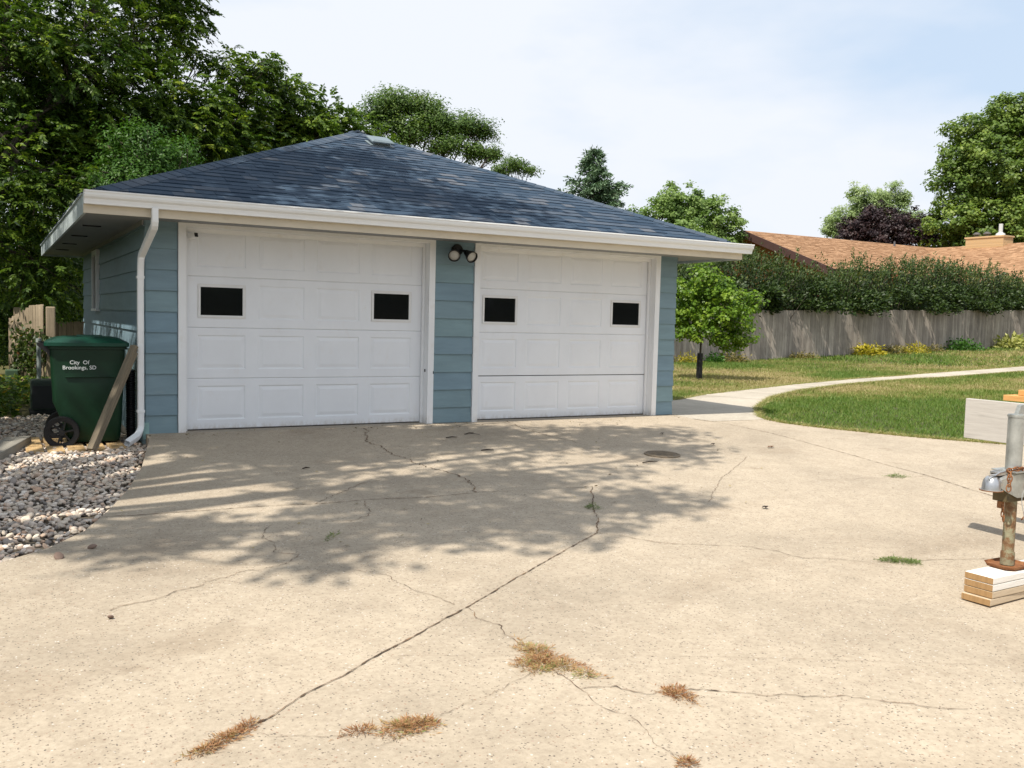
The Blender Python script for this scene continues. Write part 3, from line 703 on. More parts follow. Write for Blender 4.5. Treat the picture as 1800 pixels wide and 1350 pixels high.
# lettering on the side that faces the drive
M_text = mat('white_letters', (.75, .78, .76), .6)
def text(s, size, loc, parent, rot=(math.pi/2, 0, 0)):
    cu = bpy.data.curves.new('t', 'FONT'); cu.body = s; cu.size = size; cu.align_x = 'CENTER'; cu.extrude = .0006; cu.offset = .0
    to = bpy.data.objects.new('t', cu); C.objects.link(to); bpy.context.view_layer.update()
    me = bpy.data.meshes.new_from_object(to.evaluated_get(bpy.context.evaluated_depsgraph_get()))
    bpy.data.objects.remove(to); me.materials.clear(); me.materials.append(M_text)
    o = bpy.data.objects.new('lettering', me); link(o, parent); o.location = loc; o.rotation_euler = rot; return o
text('City  Of', .052, (-.075, -.2875, .790), bn, (R(90-2.4), 0, 0)); text('Brookings, SD', .052, (-.075, -.2860, .740), bn, (R(90-2.4), 0, 0))
# pallet of boards under the bin
M_pal = wood('pallet_wood', (.38, .23, .10), (.52, .36, .18), 1)
pl = empty('wooden_pallet', (0, 0, 0)); tag(pl, 'low platform of orange-brown boards under the green bin', 'pallet')
mb = MB()
for i, x in enumerate((-1.075, -.90, -.72, -.54, -.36)):
    mb.box((x, -.34+.015*i*(-1)**i, -.118), (x+.145, .75, -.092), t=.5, bev=.003)
mb.build('board', M_pal, pl)
mb = MB()
for y in (-.25, .2, .62): mb.box((-1.07, y, -.17), (-.22, y+.09, -.120))
mb.build('runner', M_pal, pl)
bn.location.z = -.092
# leaning weathered board
M_old = wood('weathered_board', (.12, .10, .07), (.22, .18, .125), 2)
mb = MB(); mb.box((-.036, -.019, 0), (.036, .019, 1.10), bev=.003); mb.box((-.036, -.045, 0), (.002, -.0205, 1.04), bev=.003)
o = mb.build('leaning_board', M_old); a_ = Vector((-.545, -.46, -.075)); b_ = Vector((-.105, -.13, .92))
o.location = a_; o.rotation_mode = 'QUATERNION'; o.rotation_quaternion = (b_-a_).to_track_quat('Z', 'Y')
tag(o, 'weathered timber plank leaning against the green bin and downspout', 'plank')
# landscape timbers
M_timb = wood('grey_timber', (.17, .155, .13), (.29, .27, .23), 1)
for i, (x, lab) in enumerate(((-1.16, 'grey landscape timber edging the rocks, the one nearer the bin'), (-1.275, 'grey landscape timber edging the rocks, the one farther from the bin'))):
    mb = MB(); mb.box((-.052, -2.0, -.05), (.052, 0, .05), bev=.012); o = mb.build('landscape_timber', M_timb)
    o.location = (x+.10, .35-.05*i, -.075); o.rotation_euler = (0, 0, R(-14)); tag(o, lab, 'timber', 'landscape timbers beside the rock bed')

# ------------------------------------------------------------------ river rocks
def ico_templates(n, sub_=2):
    T = []
    for k in range(n):
        bm = bmesh.new(); bmesh.ops.create_icosphere(bm, subdivisions=sub_, radius=1); bm.verts.ensure_lookup_table()
        v = np.array([q.co[:] for q in bm.verts]); f = np.array([[q.index for q in fc.verts] for fc in bm.faces]); bm.free()
        r_ = np.random.default_rng(k)
        for _ in range(4):
            d = r_.normal(size=3); d /= np.linalg.norm(d); v *= (1+.16*np.tanh(2*(v@d))*r_.uniform(-1, 1))[:, None]
        v += .035*r_.normal(size=v.shape); T.append((v, f))
    return T
def stones(name, x, y, z, s, seed, m, parent=None):
    T = ico_templates(8); r_ = np.random.default_rng(seed); Vs = []; Fs = []; Ts = []; off = 0
    for i in range(len(x)):
        v, f = T[i % 8]; sc = s[i]*np.array([r_.uniform(.75, 1.25), r_.uniform(.7, 1.1), r_.uniform(.42, .72)])
        a = r_.uniform(0, 6.28); tx, ty = r_.normal(0, .28, 2); q = v*sc
        ca, sa = math.cos(a), math.sin(a); q = q@np.array([[ca, -sa, 0], [sa, ca, 0], [0, 0, 1]]).T
        q[:, 2] += q[:, 0]*tx+q[:, 1]*ty
        q = q+[x[i], y[i], z[i]]; Vs.append(q); Fs.append(f+off); off += len(v); Ts.append(np.full(len(f), r_.random()))
    return npmesh(name, np.concatenate(Vs), np.concatenate(Fs), np.concatenate(Ts), m, parent, smooth=True)
M_stone = mat('river_rock', (.4, .37, .33), .75); g = G(M_stone)
c = g.ramp(g.tintf(), [(0, (.20, .18, .165)), (.10, (.32, .28, .25)), (.25, (.50, .43, .35)), (.42, (.62, .53, .42)), (.55, (.66, .60, .53)), (.66, (.50, .34, .24)), (.76, (.60, .46, .35)), (.92, (.76, .70, .63)), (1, (.40, .33, .27))])
g.t.nodes[-1].color_ramp.interpolation = 'LINEAR'
c = g.mix(.5, c, g.ramp(g.noise(45, 5, .7), [(.3, (.6, .58, .56)), (.65, (1.05, 1.05, 1.05))]), 'MULTIPLY'); g.base(c); g.bump(g.noise(90, 4), .3, .002)
rs = np.random.default_rng(11)
BED = [(.03, 0), (-.04, -.38), (-.27, -1.62), (-.47, -2.42), (-.68, -3.08), (-.86, -3.55), (-1.07, -3.87), (-1.33, -4.12), (-1.77, -4.47), (-2.5, -4.92), (-3.4, -5.3), (-3.4, 3.0), (-1.7, 4.4), (-.9, 4.6), (-.04, 5.2), (-.04, 0)]
xa = rs.uniform(-3.4, .05, 34000); ya = rs.uniform(-5.3, 5.2, 34000); ok = inpoly(xa, ya, BED)
near = (ya < 1.0) & (xa > -1.9); keep = ok & (near | (rs.random(34000) < .5))
xa, ya = xa[keep], ya[keep]; sa_ = np.where(rs.random(len(xa)) < .15, rs.uniform(.023, .033, len(xa)), rs.uniform(.010, .023, len(xa)))
za = H(xa, ya)-.018+rs.uniform(0, .028, len(xa))
rk = stones('river_rocks', xa, ya, za, sa_, 4, M_stone); tag(rk, 'bed of mixed tan, grey and white river rocks left of the driveway', 'rocks', kind='stuff')
bed = sheet('rock_bed', [(x-(0.0), y) for x, y in BED[1:]], lambda x, y: float(H(x, y))-.025, mat('bed_soil', (.10, .085, .065), .95), .5, .03); tag(bed, kind='structure')
for i, (x, y, s_, lab) in enumerate(((-1.02, -4.12, .030, 'dark reddish stone strayed onto the driveway edge, the larger of two'), (-.83, -3.98, .022, 'small grey-brown stone strayed onto the driveway edge'), (-.86, -5.25, .016, 'lone dark pebble on the open driveway'))):
    o = stones('pebble', [x], [y], [float(D(y))+s_*.4], [s_], 30+i, mat('pebble', (.20, .14, .11), .8)); tag(o, lab, 'stone')
# twigs and leaf bits on the concrete
M_twig = mat('twig', (.035, .025, .018), .9)
for i, (x, y, ln, a, lab) in enumerate(((2.95, -.98, .14, .1, 'dark twig lying on shaded concrete near the pillar'), (3.25, -.80, .17, .5, 'longer forked twig lying on shaded concrete before the right door'), (2.98, -1.75, .13, -.2, 'stubby dark twig farther out on the shaded driveway'), (1.02, -2.1, .07, .3, 'short dark twig before the left door'), (4.25, -2.75, .2, .1, 'thin twig left of the round cover'))):
    mb = MB(); c_, s_ = math.cos(a), math.sin(a); z = float(D(y))+.007
    mb.tube([(x-c_*ln/2, y-s_*ln/2, z), (x, y+.008, z+.004), (x+c_*ln/2, y+s_*ln/2, z)], [.006, .007, .003], 6)
    if i == 1: mb.tube([(x, y+.008, z+.003), (x+.05, y-.06, z), (x+.07, y-.12, z)], [.004, .003, .002], 5)
    o = mb.build('twig', M_twig); tag(o, lab, 'twig')
for i, (x, y, lab) in enumerate(((6.18, -2.42, 'curled brown dead leaf right of the shade on the driveway'), (5.62, -2.1, 'tiny dark leaf scrap near the cover'), (3.92, -4.62, 'dark diamond-shaped leaf on the sunny concrete'), (5.5, -1.35, 'dark leaf at the edge of the tree shadow'))):
    mb = MB(); z = float(D(y))+.006; s_ = .05 if i == 0 else .03
    mb.add([(x-s_, y, z), (x, y-s_*.5, z+.012), (x+s_, y, z+.002), (x, y+s_*.6, z+.010)], [(0, 1, 3), (1, 2, 3)])
    mb.add([(x-s_*.2, y-.02, z), (x+s_*.5, y-.03, z+.018), (x+s_*1.2, y+.01, z+.004), (x+s_*.3, y+.02, z+.012)], [(0, 1, 3), (1, 2, 3)])
    o = mb.build('dead_leaf', mat('dead_leaf', (.12, .055, .025) if i == 0 else (.04, .03, .025), .9)); tag(o, lab, 'leaf')

# ------------------------------------------------------------------ foliage machinery
def unit(a): return a/np.maximum(np.linalg.norm(a, axis=-1, keepdims=True), 1e-9)
def leaf_quads(P, dirv, nrm, ln, wd, fold=0.0):
    """diamond leaf: base, side, tip, side"""
    side = unit(np.cross(dirv, nrm)); ln = ln[:, None]; wd = wd[:, None]
    b = P; t = P+dirv*ln; mid = P+dirv*ln*.45
    l = mid+side*wd*.5; r = mid-side*wd*.5
    V = np.stack([b, l, t, r], 1).reshape(-1, 3)
    F = np.arange(len(P)*4).reshape(-1, 4)
    return V, F
def rand_dirs(n, r_, up=0.0):
    d = r_.normal(size=(n, 3)); d[:, 2] += up; return unit(d)
def clump_points(lobes, n, r_, shell=.55):
    vol = np.array([l[3]*l[4]*l[5] for l in lobes])**(2/3); idx = r_.choice(len(lobes), n, p=vol/vol.sum())
    Lb = np.array(lobes)[idx]; d = unit(r_.normal(size=(n, 3)))
    rad = (shell+(1-shell)*r_.random(n)**.6); rad = np.where(r_.random(n) < .22, r_.random(n)*shell, rad)
    P = Lb[:, :3]+d*Lb[:, 3:6]*rad[:, None]*(1+.12*r_.normal(size=(n, 1)))
    return P, d, idx
def limbs(mb, base, trunk_top, r0, lobes, clumps, idx, r_, twigs=90, droop=0, rmin=.012):
    base = np.array(base, float); top = np.array(trunk_top, float)
    h = top-base; pts = []; rad = []
    for i in range(7):
        t = i/6; p = base+h*t+np.array([math.sin(t*5+base[0])*.03, math.cos(t*4)*.03, 0])*np.linalg.norm(h)*.4*t*(1-t); pts.append(p); rad.append(r0*(1.25-.25*min(1, t*8) if t < .13 else 1-.45*t))
    mb.tube(pts, rad, 12)
    for k, l in enumerate(lobes):
        c = np.array(l[:3]); t0 = r_.uniform(.55, 1.0); s = base+h*t0; m1 = s*.55+c*.45; m1[2] -= .08*np.linalg.norm(c-s)*.8
        m2 = s*.22+c*.78; m2 += r_.normal(0, .05, 3)*np.linalg.norm(c-s); rr_ = r0*.5*min(1, (l[3]/2.0)+.25)
        mb.tube([s, m1, m2, c], [rr_, rr_*.75, rr_*.5, rr_*.3], 8)
        ks = np.where(idx == k)[0]; r_.shuffle(ks)
        for q in ks[:max(3, int(twigs/len(lobes)))]:
            e_ = clumps[q]; b0 = (m2 if r_.random() < .5 else c); mm = b0*.5+e_*.5+r_.normal(0, .06, 3)*np.linalg.norm(e_-b0)
            mb.tube([b0, mm, e_], [rr_*.32, rr_*.2, rmin], 5)
M_bark = mat('bark', (.07, .055, .04), .95); g = G(M_bark); f = g.noise(6, 8, .7, stretch=(3, 3, .6)); g.base(g.ramp(f, [(.3, (.03, .025, .02)), (.65, (.13, .105, .08))])); g.bump(f, 1, .03)
def tree(name, label, cat, base, top, r0, lobes, n, per, cr, lw, m, seed, mode='broad', droop=.0, twigs=90, group=None, shell=.55, flat=.6, dens=None, sink=0):
    r_ = np.random.default_rng(seed); root = empty(name, tuple(base)); tag(root, label, cat, group)
    lobes = [tuple(l) if len(l) == 6 else (*l[:3], l[3], l[3], l[3]*.85) for l in lobes]
    P, d, idx = clump_points(lobes, n, r_, shell)
    mb = MB(); limbs(mb, base, top, r0, lobes, P, idx, r_, twigs)
    t = mb.build('trunk', M_bark, root, smooth=True, fixn=False); t.location = -Vector(base)
    ct = np.clip(r_.normal(.5, .17, n), 0, 1)
    if mode == 'broad':
        k = n*per; ci = np.repeat(np.arange(n), per); o = r_.normal(size=(k, 3)); o = unit(o)*(r_.random((k, 1))**.45)*cr*np.array([1, 1, flat])
        Q = P[ci]+o; nr = unit(o*.6/cr+d[ci]*.35+rand_dirs(k, r_)*.55+np.array([0, 0, .55])); dv = unit(np.cross(nr, rand_dirs(k, r_)))
        dv[:, 2] -= droop; dv = unit(dv)
        s = r_.uniform(.7, 1.25, k); V, F = leaf_quads(Q, dv, nr, lw[0]*s, lw[1]*s)
        T = np.clip(ct[ci]+r_.normal(0, .14, k), 0, 1)
    elif mode == 'compound':
        per2 = 13; sp = per; ns = n*sp; ci = np.repeat(np.arange(n), sp)
        B = P[ci]+unit(r_.normal(size=(ns, 3)))*r_.random((ns, 1))**.5*cr*np.array([1, 1, flat])
        ax = unit(unit(B-P[ci])*.8+d[ci]*.6+rand_dirs(ns, r_)*.5); ax[:, 2] *= .5; ax = unit(ax); L_ = r_.uniform(.20, .36, ns)
        sd_ = unit(np.cross(ax, np.array([0, 0, 1.])+.5*rand_dirs(ns, r_)))
        Qs = []; Ds = []; Ns = []
        up_ = unit(np.cross(sd_, ax))
        for q in range(per2):
            t_ = (q//2+1)/(per2//2+1); s_ = 1 if q % 2 else -1
            pos = B+ax*(L_*t_)[:, None]; pos[:, 2] -= droop*(L_*t_**2)
            dv = unit(sd_*s_*.8+ax*.55+.3*rand_dirs(ns, r_)+np.array([0, 0, -.35-droop*.4])) if q < per2-1 else unit(ax+np.array([0, 0, -.6]))
            Qs.append(pos); Ds.append(dv); Ns.append(unit(up_+.55*rand_dirs(ns, r_)))
        Q = np.concatenate(Qs); dv = np.concatenate(Ds); nr = np.concatenate(Ns); s = r_.uniform(.8, 1.2, len(Q))
        V, F = leaf_quads(Q, dv, nr, lw[0]*s, lw[1]*s); T = np.clip(np.tile(ct[ci], per2)+r_.normal(0, .12, len(Q)), 0, 1)
    o = npmesh('crown', V-np.array(base), F, T, m, root); return root
Lf = leafmat
M_ash = Lf('leaf_ash', [(0, (.012, .032, .006)), (.4, (.045, .092, .012)), (.75, (.15, .23, .028)), (1, (.31, .36, .05))], .38)
M_bright = Lf('leaf_bright', [(0, (.030, .085, .012)), (.5, (.055, .135, .018)), (1, (.10, .19, .03))])
M_loc = Lf('leaf_locust', [(0, (.045, .095, .02)), (.6, (.095, .165, .03)), (1, (.16, .22, .045))])
M_map = Lf('leaf_maple', [(0, (.05, .10, .016)), (.5, (.12, .19, .03)), (1, (.27, .34, .07))])
M_pale = Lf('leaf_pale', [(0, (.16, .23, .08)), (.5, (.25, .33, .13)), (1, (.38, .45, .22))])
M_plum = Lf('leaf_plum', [(0, (.010, .006, .007)), (.5, (.022, .010, .012)), (1, (.055, .028, .025))], .12)
M_spr = Lf('needles', [(0, (.04, .085, .04)), (.5, (.085, .15, .075)), (1, (.16, .23, .13))], .1, .6)
M_young = Lf('leaf_young', [(0, (.06, .13, .012)), (.5, (.14, .24, .022)), (1, (.28, .38, .05))], .42, .4)
M_hedge = Lf('leaf_hedge', [(0, (.007, .018, .004)), (.45, (.024, .050, .009)), (.8, (.070, .110, .02)), (.9, (.12, .13, .03)), (1, (.22, .06, .025))], .18)
M_wood_l = Lf('leaf_far', [(0, (.02, .05, .012)), (1, (.07, .11, .03))])
gz = lambda x, y: float(H(x, y))-.04

# big trees behind the garage on the left --------------------------------
def L3(u, v, d, r, ry=None, rz=None): p = at(u, v, d); return (*p, r, ry or r, rz or r*.85)
bA = (-1.6, 10.6, gz(-1.6, 10.6))
tree('ash_tree', 'tallest dark green compound-leaved tree filling the upper left above the bin', 'tree', bA, (-1.3, 11.3, 5.2), .11,
     [L3(-60, 60, 20, 2.6), L3(20, 90, 18.6, 1.0), L3(110, 90, 19.5, 1.9), L3(-40, 300, 19, 2.4), L3(110, 330, 19, 1.7), L3(60, 210, 20, 1.9), L3(-200, 150, 20, 3), L3(215, 70, 20.5, .85), L3(30, -120, 20, 2.6), L3(70, 470, 19, 1.15, None, .9), L3(180, -90, 20.5, 1.4)],
     1750, 6, .36, (.115, .048), M_ash, 1, 'compound', .35, 160)
bB = (2.2, 14.5, gz(2.2, 14.5))
tree('ash_tree', 'dark green tree with drooping sprays rising just left of the garage roof peak', 'tree', bB, (2.0, 14.6, 5.0), .15,
     [L3(270, 50, 22, 1.0), L3(285, -60, 22, .9), L3(270, 190, 21, 1.4), L3(335, 200, 22, .75), L3(405, 120, 22.5, .5), L3(452, 112, 23, .42), L3(420, 175, 22.5, .55), L3(380, 255, 22, 1.1), L3(180, 260, 21, 1.5), L3(325, 20, 22.5, .5), L3(130, 190, 21.5, 1.2), L3(350, 95, 22.5, .35)],
     950, 6, .30, (.115, .048), M_ash, 2, 'compound', .4, 150)
bC = (6.0, 16.5, gz(6, 16.5))
tree('ash_tree', 'lower spreading green tree just behind the roof peak', 'tree', bC, (5.6, 16.2, 4.2), .16,
     [L3(500, 170, 24, .75), L3(520, 225, 24.5, 1.1), L3(450, 240, 24, 1.1), L3(575, 215, 25, .9), L3(625, 235, 25.5, .8), L3(410, 270, 23.5, 1.2), L3(560, 270, 25, 1.0)],
     640, 6, .28, (.115, .048), M_ash, 3, 'compound', .35, 120)
bD = (1.3, 9.4, gz(1.3, 9.4))
tree('leafy_tree', 'bright green rounded small tree just over the left roof slope', 'tree', bD, (1.2, 9.3, 2.4), .09,
     [L3(250, 270, 18.6, .75), L3(205, 300, 18.4, .55), L3(300, 280, 18.8, .55), L3(240, 330, 18.5, .8)], 420, 34, .26, (.075, .032), M_bright, 4, 'broad', .2, 70)
# dark under-storey behind the fence
for i, (u, v, d, r, lab) in enumerate(((20, 470, 21, 1.5, 'dark shrub mass low behind the left fence, leftmost'), (110, 500, 22.5, 1.4, 'dark shrub mass low behind the left fence, nearest the garage wall'), (60, 400, 24, 2.4, 'tall dark thicket between the left fence and the ash trunks'), (-210, 520, 17, 1.2, 'shrub at the far left edge beside the fence'))):
    p = at(u, v, d); b = (p[0], p[1], gz(p[0], p[1]))
    tree('shrub', lab, 'shrub', b, (p[0], p[1], p[2]-.3), .06, [(p[0], p[1], p[2], r, r*.8, r), (p[0]+.3, p[1]+.2, p[2]-r*.8, r*.9, r*.8, r*.8), (p[0]-.4, p[1]+.2, p[2]-r*.7, r*.8, r*.8, r*.8)], 240, 40, .4, (.10, .055), M_ash, 20+i, 'broad', .2, 40)
for i, (u, v, d, r, lab) in enumerate(((-40, 330, 30, 3.6, 'dim tree deep behind the ash trunks at the far left'), (150, 380, 31, 3.4, 'dim tree deep behind the ash trunks beside the garage'))):
    p = at(u, v, d); b = (p[0], p[1], gz(p[0], p[1]))
    tree('woodland_tree', lab, 'tree', b, (p[0], p[1], p[2]-.5), .15, [(p[0], p[1], p[2], r, r*.7, r*.9), (p[0]-.6, p[1], p[2]-r*.9, r, r*.7, r*.8), (p[0]+.5, p[1], p[2]-r*1.4, r, r*.7, r*.8)], 330, 40, .6, (.20, .12), M_ash, 120+i, 'broad', .2, 40)
# locust trees behind the roof
bL = (*at(715, 330, 34)[:2], gz(*at(715, 330, 34)[:2]))
tree('locust_tree', 'open umbrella-shaped tree behind the garage roof right of its peak', 'tree', bL, tuple(at(735, 320, 34)), .16,
     [L3(700, 180, 34, 1.1, None, .55), L3(665, 205, 34, .8, None, .6), L3(750, 195, 34.5, .9, None, .55), L3(720, 230, 34, 1.0, None, .5), L3(810, 222, 35, .95, None, .5), L3(850, 232, 35, .65, None, .45), L3(785, 255, 34.5, .95, None, .45), L3(765, 215, 34.5, .8, None, .5), L3(835, 265, 34.8, .7, None, .4), L3(865, 272, 35, .45, None, .4), L3(690, 262, 33.5, .7, None, .35)],
     760, 52, .40, (.11, .05), M_loc, 5, 'broad', .1, 260, shell=.35, flat=.6)
bL2 = (*at(930, 340, 38)[:2], gz(*at(930, 340, 38)[:2]))
tree('locust_tree', 'small wispy treetop peeking over the right roof slope', 'tree', bL2, tuple(at(915, 320, 38)), .10,
     [L3(905, 288, 38, .55, None, .35), L3(930, 300, 38, .4, None, .25), L3(880, 300, 38, .4, None, .3)], 110, 36, .28, (.10, .045), M_loc, 6, 'broad', .1, 60)
# round tree
p = at(1200, 400, 55)
tree('round_tree', 'round pale green tree between the garage roof and the brown-roofed house', 'tree', (p[0], p[1], gz(p[0], p[1])), tuple(p-np.array([0, 0, 2.5])), .22,
     [L3(1200, 365, 55, 1.8, None, 1.45), L3(1150, 385, 55, 1.5), L3(1255, 390, 55, 1.5), L3(1205, 430, 54, 2.4), L3(1180, 350, 55.5, .9), L3(1235, 355, 55, .8), L3(1270, 420, 55, 1.2)], 520, 60, .40, (.17, .12), Lf('leaf_round', [(0, (.09, .16, .035)), (.5, (.16, .25, .06)), (1, (.28, .37, .12))]), 7, 'broad', 0, 80)
# spruce
def spruce(label, u, vtop, vbase, d, half, seed, group=None):
    r_ = np.random.default_rng(seed); top = at(u, vtop, d); g0 = gz(top[0], top[1]); root = empty('spruce_tree', (top[0], top[1], g0)); tag(root, label, 'tree', group)
    hh = top[2]-g0; mb = MB(); mb.tube([(0, 0, 0), (0, 0, hh*.6), (0, 0, hh)], [.2, .1, .015], 8)
    Vs = []; Fs = []; Ts = []; off = 0; B = []
    z = hh-.1
    while z > hh*.25:
        fr = (hh-z)/hh; rad = half*min(1.15, (fr/.40)**.8)*(1+.25*math.sin(z*4)); nb = int(5+fr*16)
        for k in range(nb):
            a = r_.uniform(0, 6.28); L_ = rad*r_.uniform(.6, 1.15); dr = r_.uniform(.05, .35)
            dirb = np.array([math.cos(a), math.sin(a), 0])
            e_ = dirb*L_+np.array([0, 0, -dr*L_+.12*L_]); mb.tube([(0, 0, z), dirb*L_*.5+np.array([0, 0, z-dr*L_*.6]), e_+np.array([0, 0, z])], [.03, .02, .006], 4)
            m_ = int(26+L_*60); t = r_.random(m_)**.7; pos = np.outer(t, e_); pos[:, 2] += z-dr*L_*.3*np.sin(t*3.1); pos += r_.normal(0, .10, (m_, 3))*np.array([1, 1, .6])
            dv = unit(dirb+r_.normal(0, .7, (m_, 3))+np.array([0, 0, -.15])); V, F = leaf_quads(pos, dv, rand_dirs(m_, r_, 1.2), r_.uniform(.16, .30, m_), np.full(m_, .075))
            Vs.append(V); Fs.append(F+off); off += len(V); Ts.append(np.clip(r_.normal(.45+.2*t, .18), 0, 1))
        z -= r_.uniform(.16, .26)
    mb.build('trunk', M_bark, root, fixn=False); npmesh('crown', np.concatenate(Vs), np.concatenate(Fs), np.concatenate(Ts), M_spr, root)
spruce('blue-green spruce standing behind the right roof slope', 1045, 262, 380, 48, 2.6, 8)
spruce('spruce half hidden at the left garage corner behind the fence', 150, 440, 600, 26, 1.0, 9)

# right-hand trees behind the house
tree('maple_tree', 'huge full green maple towering over the right side', 'tree', (*at(1800, 500, 68)[:2], gz(*at(1800, 500, 68)[:2])), tuple(at(1800, 380, 68)), .5,
     [L3(1800, 215, 68, 2.6), L3(1725, 235, 68, 2.2), L3(1760, 300, 67, 3.4), L3(1700, 330, 68, 2.7), L3(1860, 300, 67, 4), L3(1680, 400, 67, 2.4), L3(1760, 400, 66, 3.2), L3(1840, 400, 66, 3.6), L3(1780, 200, 68, 1.6), L3(1700, 270, 68, 1.9), L3(1880, 220, 68, 3)],
     1500, 60, .62, (.24, .18), M_map, 10, 'broad', .15, 120, shell=.62)
tree('maple_tree', 'second green crown cut by the right frame edge beyond the big maple', 'tree', (*at(1900, 500, 80)[:2], gz(*at(1900, 500, 80)[:2])), tuple(at(1900, 380, 80)), .4,
     [L3(1850, 230, 80, 3.0), L3(1900, 250, 80, 4), L3(1960, 350, 80, 4)], 260, 50, .6, (.26, .16), M_loc, 101, 'broad', .15, 60)
tree('plum_tree', 'dark purple-leaved tree above the brown roof', 'tree', (*at(1560, 450, 70)[:2], gz(*at(1560, 450, 70)[:2])), tuple(at(1560, 430, 70)), .25,
     [L3(1555, 395, 70, 1.7), L3(1510, 400, 70, 1.5), L3(1605, 400, 70, 1.6), L3(1640, 415, 70, 1.6), L3(1560, 425, 69, 2.4), L3(1490, 420, 70, 1.0), L3(1535, 378, 70, .9), L3(1680, 430, 70, 1.3)], 560, 60, .42, (.18, .13), M_plum, 11, 'broad', 0, 60)
tree('willow_tree', 'pale silvery green tree behind the purple tree', 'tree', (*at(1525, 450, 85)[:2], gz(*at(1525, 450, 85)[:2])), tuple(at(1525, 420, 85)), .3,
     [L3(1480, 390, 85, 1.6), L3(1515, 350, 85, 1.3, None, 1.6), L3(1560, 345, 85, 1.5), L3(1585, 350, 85, .9), L3(1540, 380, 85, 2.2), L3(1465, 405, 85, 1.0), L3(1590, 385, 85, 1.6)], 420, 54, .55, (.30, .09), M_pale, 12, 'broad', .1, 80)

# the shade tree standing left of the driveway, its crown over the drive (outside the frame, it throws the dappled shade)
sh = Vector((.57, .286, 0))
def over(x, y, z0, h, r, rz): return (x-.57*(h-z0), y-.286*(h-z0), h, r, r*.9, rz)
tree('shade_tree', 'broad leafy tree left of the driveway that shades the doors and roof', 'tree', (-5.6, -4.4, gz(-5.6, -4.4)), (-5.2, -4.4, 6.2), .28,
     [over(.9, -1.5, 0, 8.6, 1.1, .9), over(1.8, -1.0, 0, 8.8, 1.4, .8), over(3.4, -1.0, 0, 9.0, 1.3, .8), over(4.5, -1.6, 0, 8.7, .95, .6), over(1.2, -3.4, 0, 8.2, 1.05, .8), over(-.35, -3.9, 0, 8.0, .62, .6), over(2.6, -3.2, 0, 8.8, 1.2, .7), over(2.2, -4.2, 0, 8.4, .7, .5), over(5.1, -1.0, 0, 9.0, .65, .5), over(.5, -.3, 0, 8.8, 1.0, .8),
      over(-.6, 1.2, 0, 7.6, 1.3, .8), over(-.6, 3.0, .5, 7.4, 1.4, .8), over(-.6, 4.8, .8, 7.6, 1.4, .8), over(-1.5, 1.4, 0, 7.2, 1.1, .8), over(-1.6, 2.2, 0, 7.0, 1.3, .8), over(-.2, 6.4, 1, 7.6, 1.3, .8), over(1.0, -.5, 0, 8.9, 1.2, .8), over(2.4, -.4, 0, 9, 1.2, .8), over(5.5, -1.3, 0, 9.0, .6, .5), over(4.9, -2.3, 0, 8.8, .55, .5), over(1.35, -4.3, 0, 8.3, .7, .5), over(.4, -4.5, 0, 8.1, .5, .5), over(3.1, -4.1, 0, 8.6, .5, .4), over(.8, .4, 2.6, 9.0, 1.1, .8), over(1.6, .6, 2.8, 9.3, 1.3, .7), over(3.0, .4, 2.6, 9.4, 1.0, .7), over(2.6, 1.6, 3.3, 9.5, 1.2, .8), over(4.0, .2, 2.5, 9.4, .8, .5), over(-.2, -.2, 2.3, 9, 1.0, .8), over(1.4, 1.6, 3.0, 9.6, 1.0, .6)],
     840, 36, .43, (.17, .085), M_ash, 13, 'broad', .2, 120, shell=.35)

for i, (x, y, r, h_, lab) in enumerate(((-3.9, 1.9, 2.0, 4.6, 'unseen bush added left of the rock bed to shade bin and wall, nearer the driveway'), (-4.3, 6.0, 2.3, 5.2, 'unseen bush added left of the rock bed to shade bin and wall, farther back'))):  # bushes out of view, added to block sky and darken bin and side wall
    b = (x, y, gz(x, y)); tree('added_shade_bush', lab, 'bush', b, (x, y, 1.2), .06, [(x, y, h_*.75, r*.8, r*.8, h_*.3), (x+.3, y-.6, h_*.45, r, r*.8, h_*.4), (x-.2, y+.8, h_*.45, r, r*.8, h_*.4), (x, y, h_*.22, r*.9, r, h_*.22)], 420, 40, .42, (.13, .08), M_ash, 90+i, 'broad', .1, 60)
# young tree on the lawn ---------------------------------------------------
yt = (12.69, 6.32, float(H(12.69, 6.32))-.03)
Y_ = lambda dx, dz, r, dy=0: (yt[0]+dx*.869, yt[1]-dx*.49+dy, dz, r, r, r*.9)
ytree = tree('young_tree', 'young bright green tree with a black trunk guard on the lawn by the garage corner', 'tree', yt, (yt[0]+.02, yt[1], 1.9), .028,
     [Y_(.15, 1.9, .60), Y_(-.35, 1.7, .50), Y_(.75, 1.55, .52), Y_(.2, 1.25, .62), Y_(-.35, 1.15, .45), Y_(.75, 1.05, .50), Y_(.05, 2.35, .40), Y_(-.1, 1.5, .5, .5), Y_(.3, 1.5, .5, -.5), Y_(1.15, 1.75, .28), Y_(-.55, 2.1, .26), Y_(.55, 2.1, .3), Y_(1.0, .85, .24)],
     460, 26, .17, (.075, .062), M_young, 14, 'broad', .25, 120, shell=.5)
mb = MB(); mb.tube([(0, 0, 0), (.0, 0, .3), (.004, 0, .60)], [.072, .068, .066], 14, cap=False); mb.tube([(0, 0, 0), (.0, 0, .3), (.004, 0, .60)], [.066, .062, .060], 14, cap=False)
mb.build('trunk_guard', M_black, ytree)

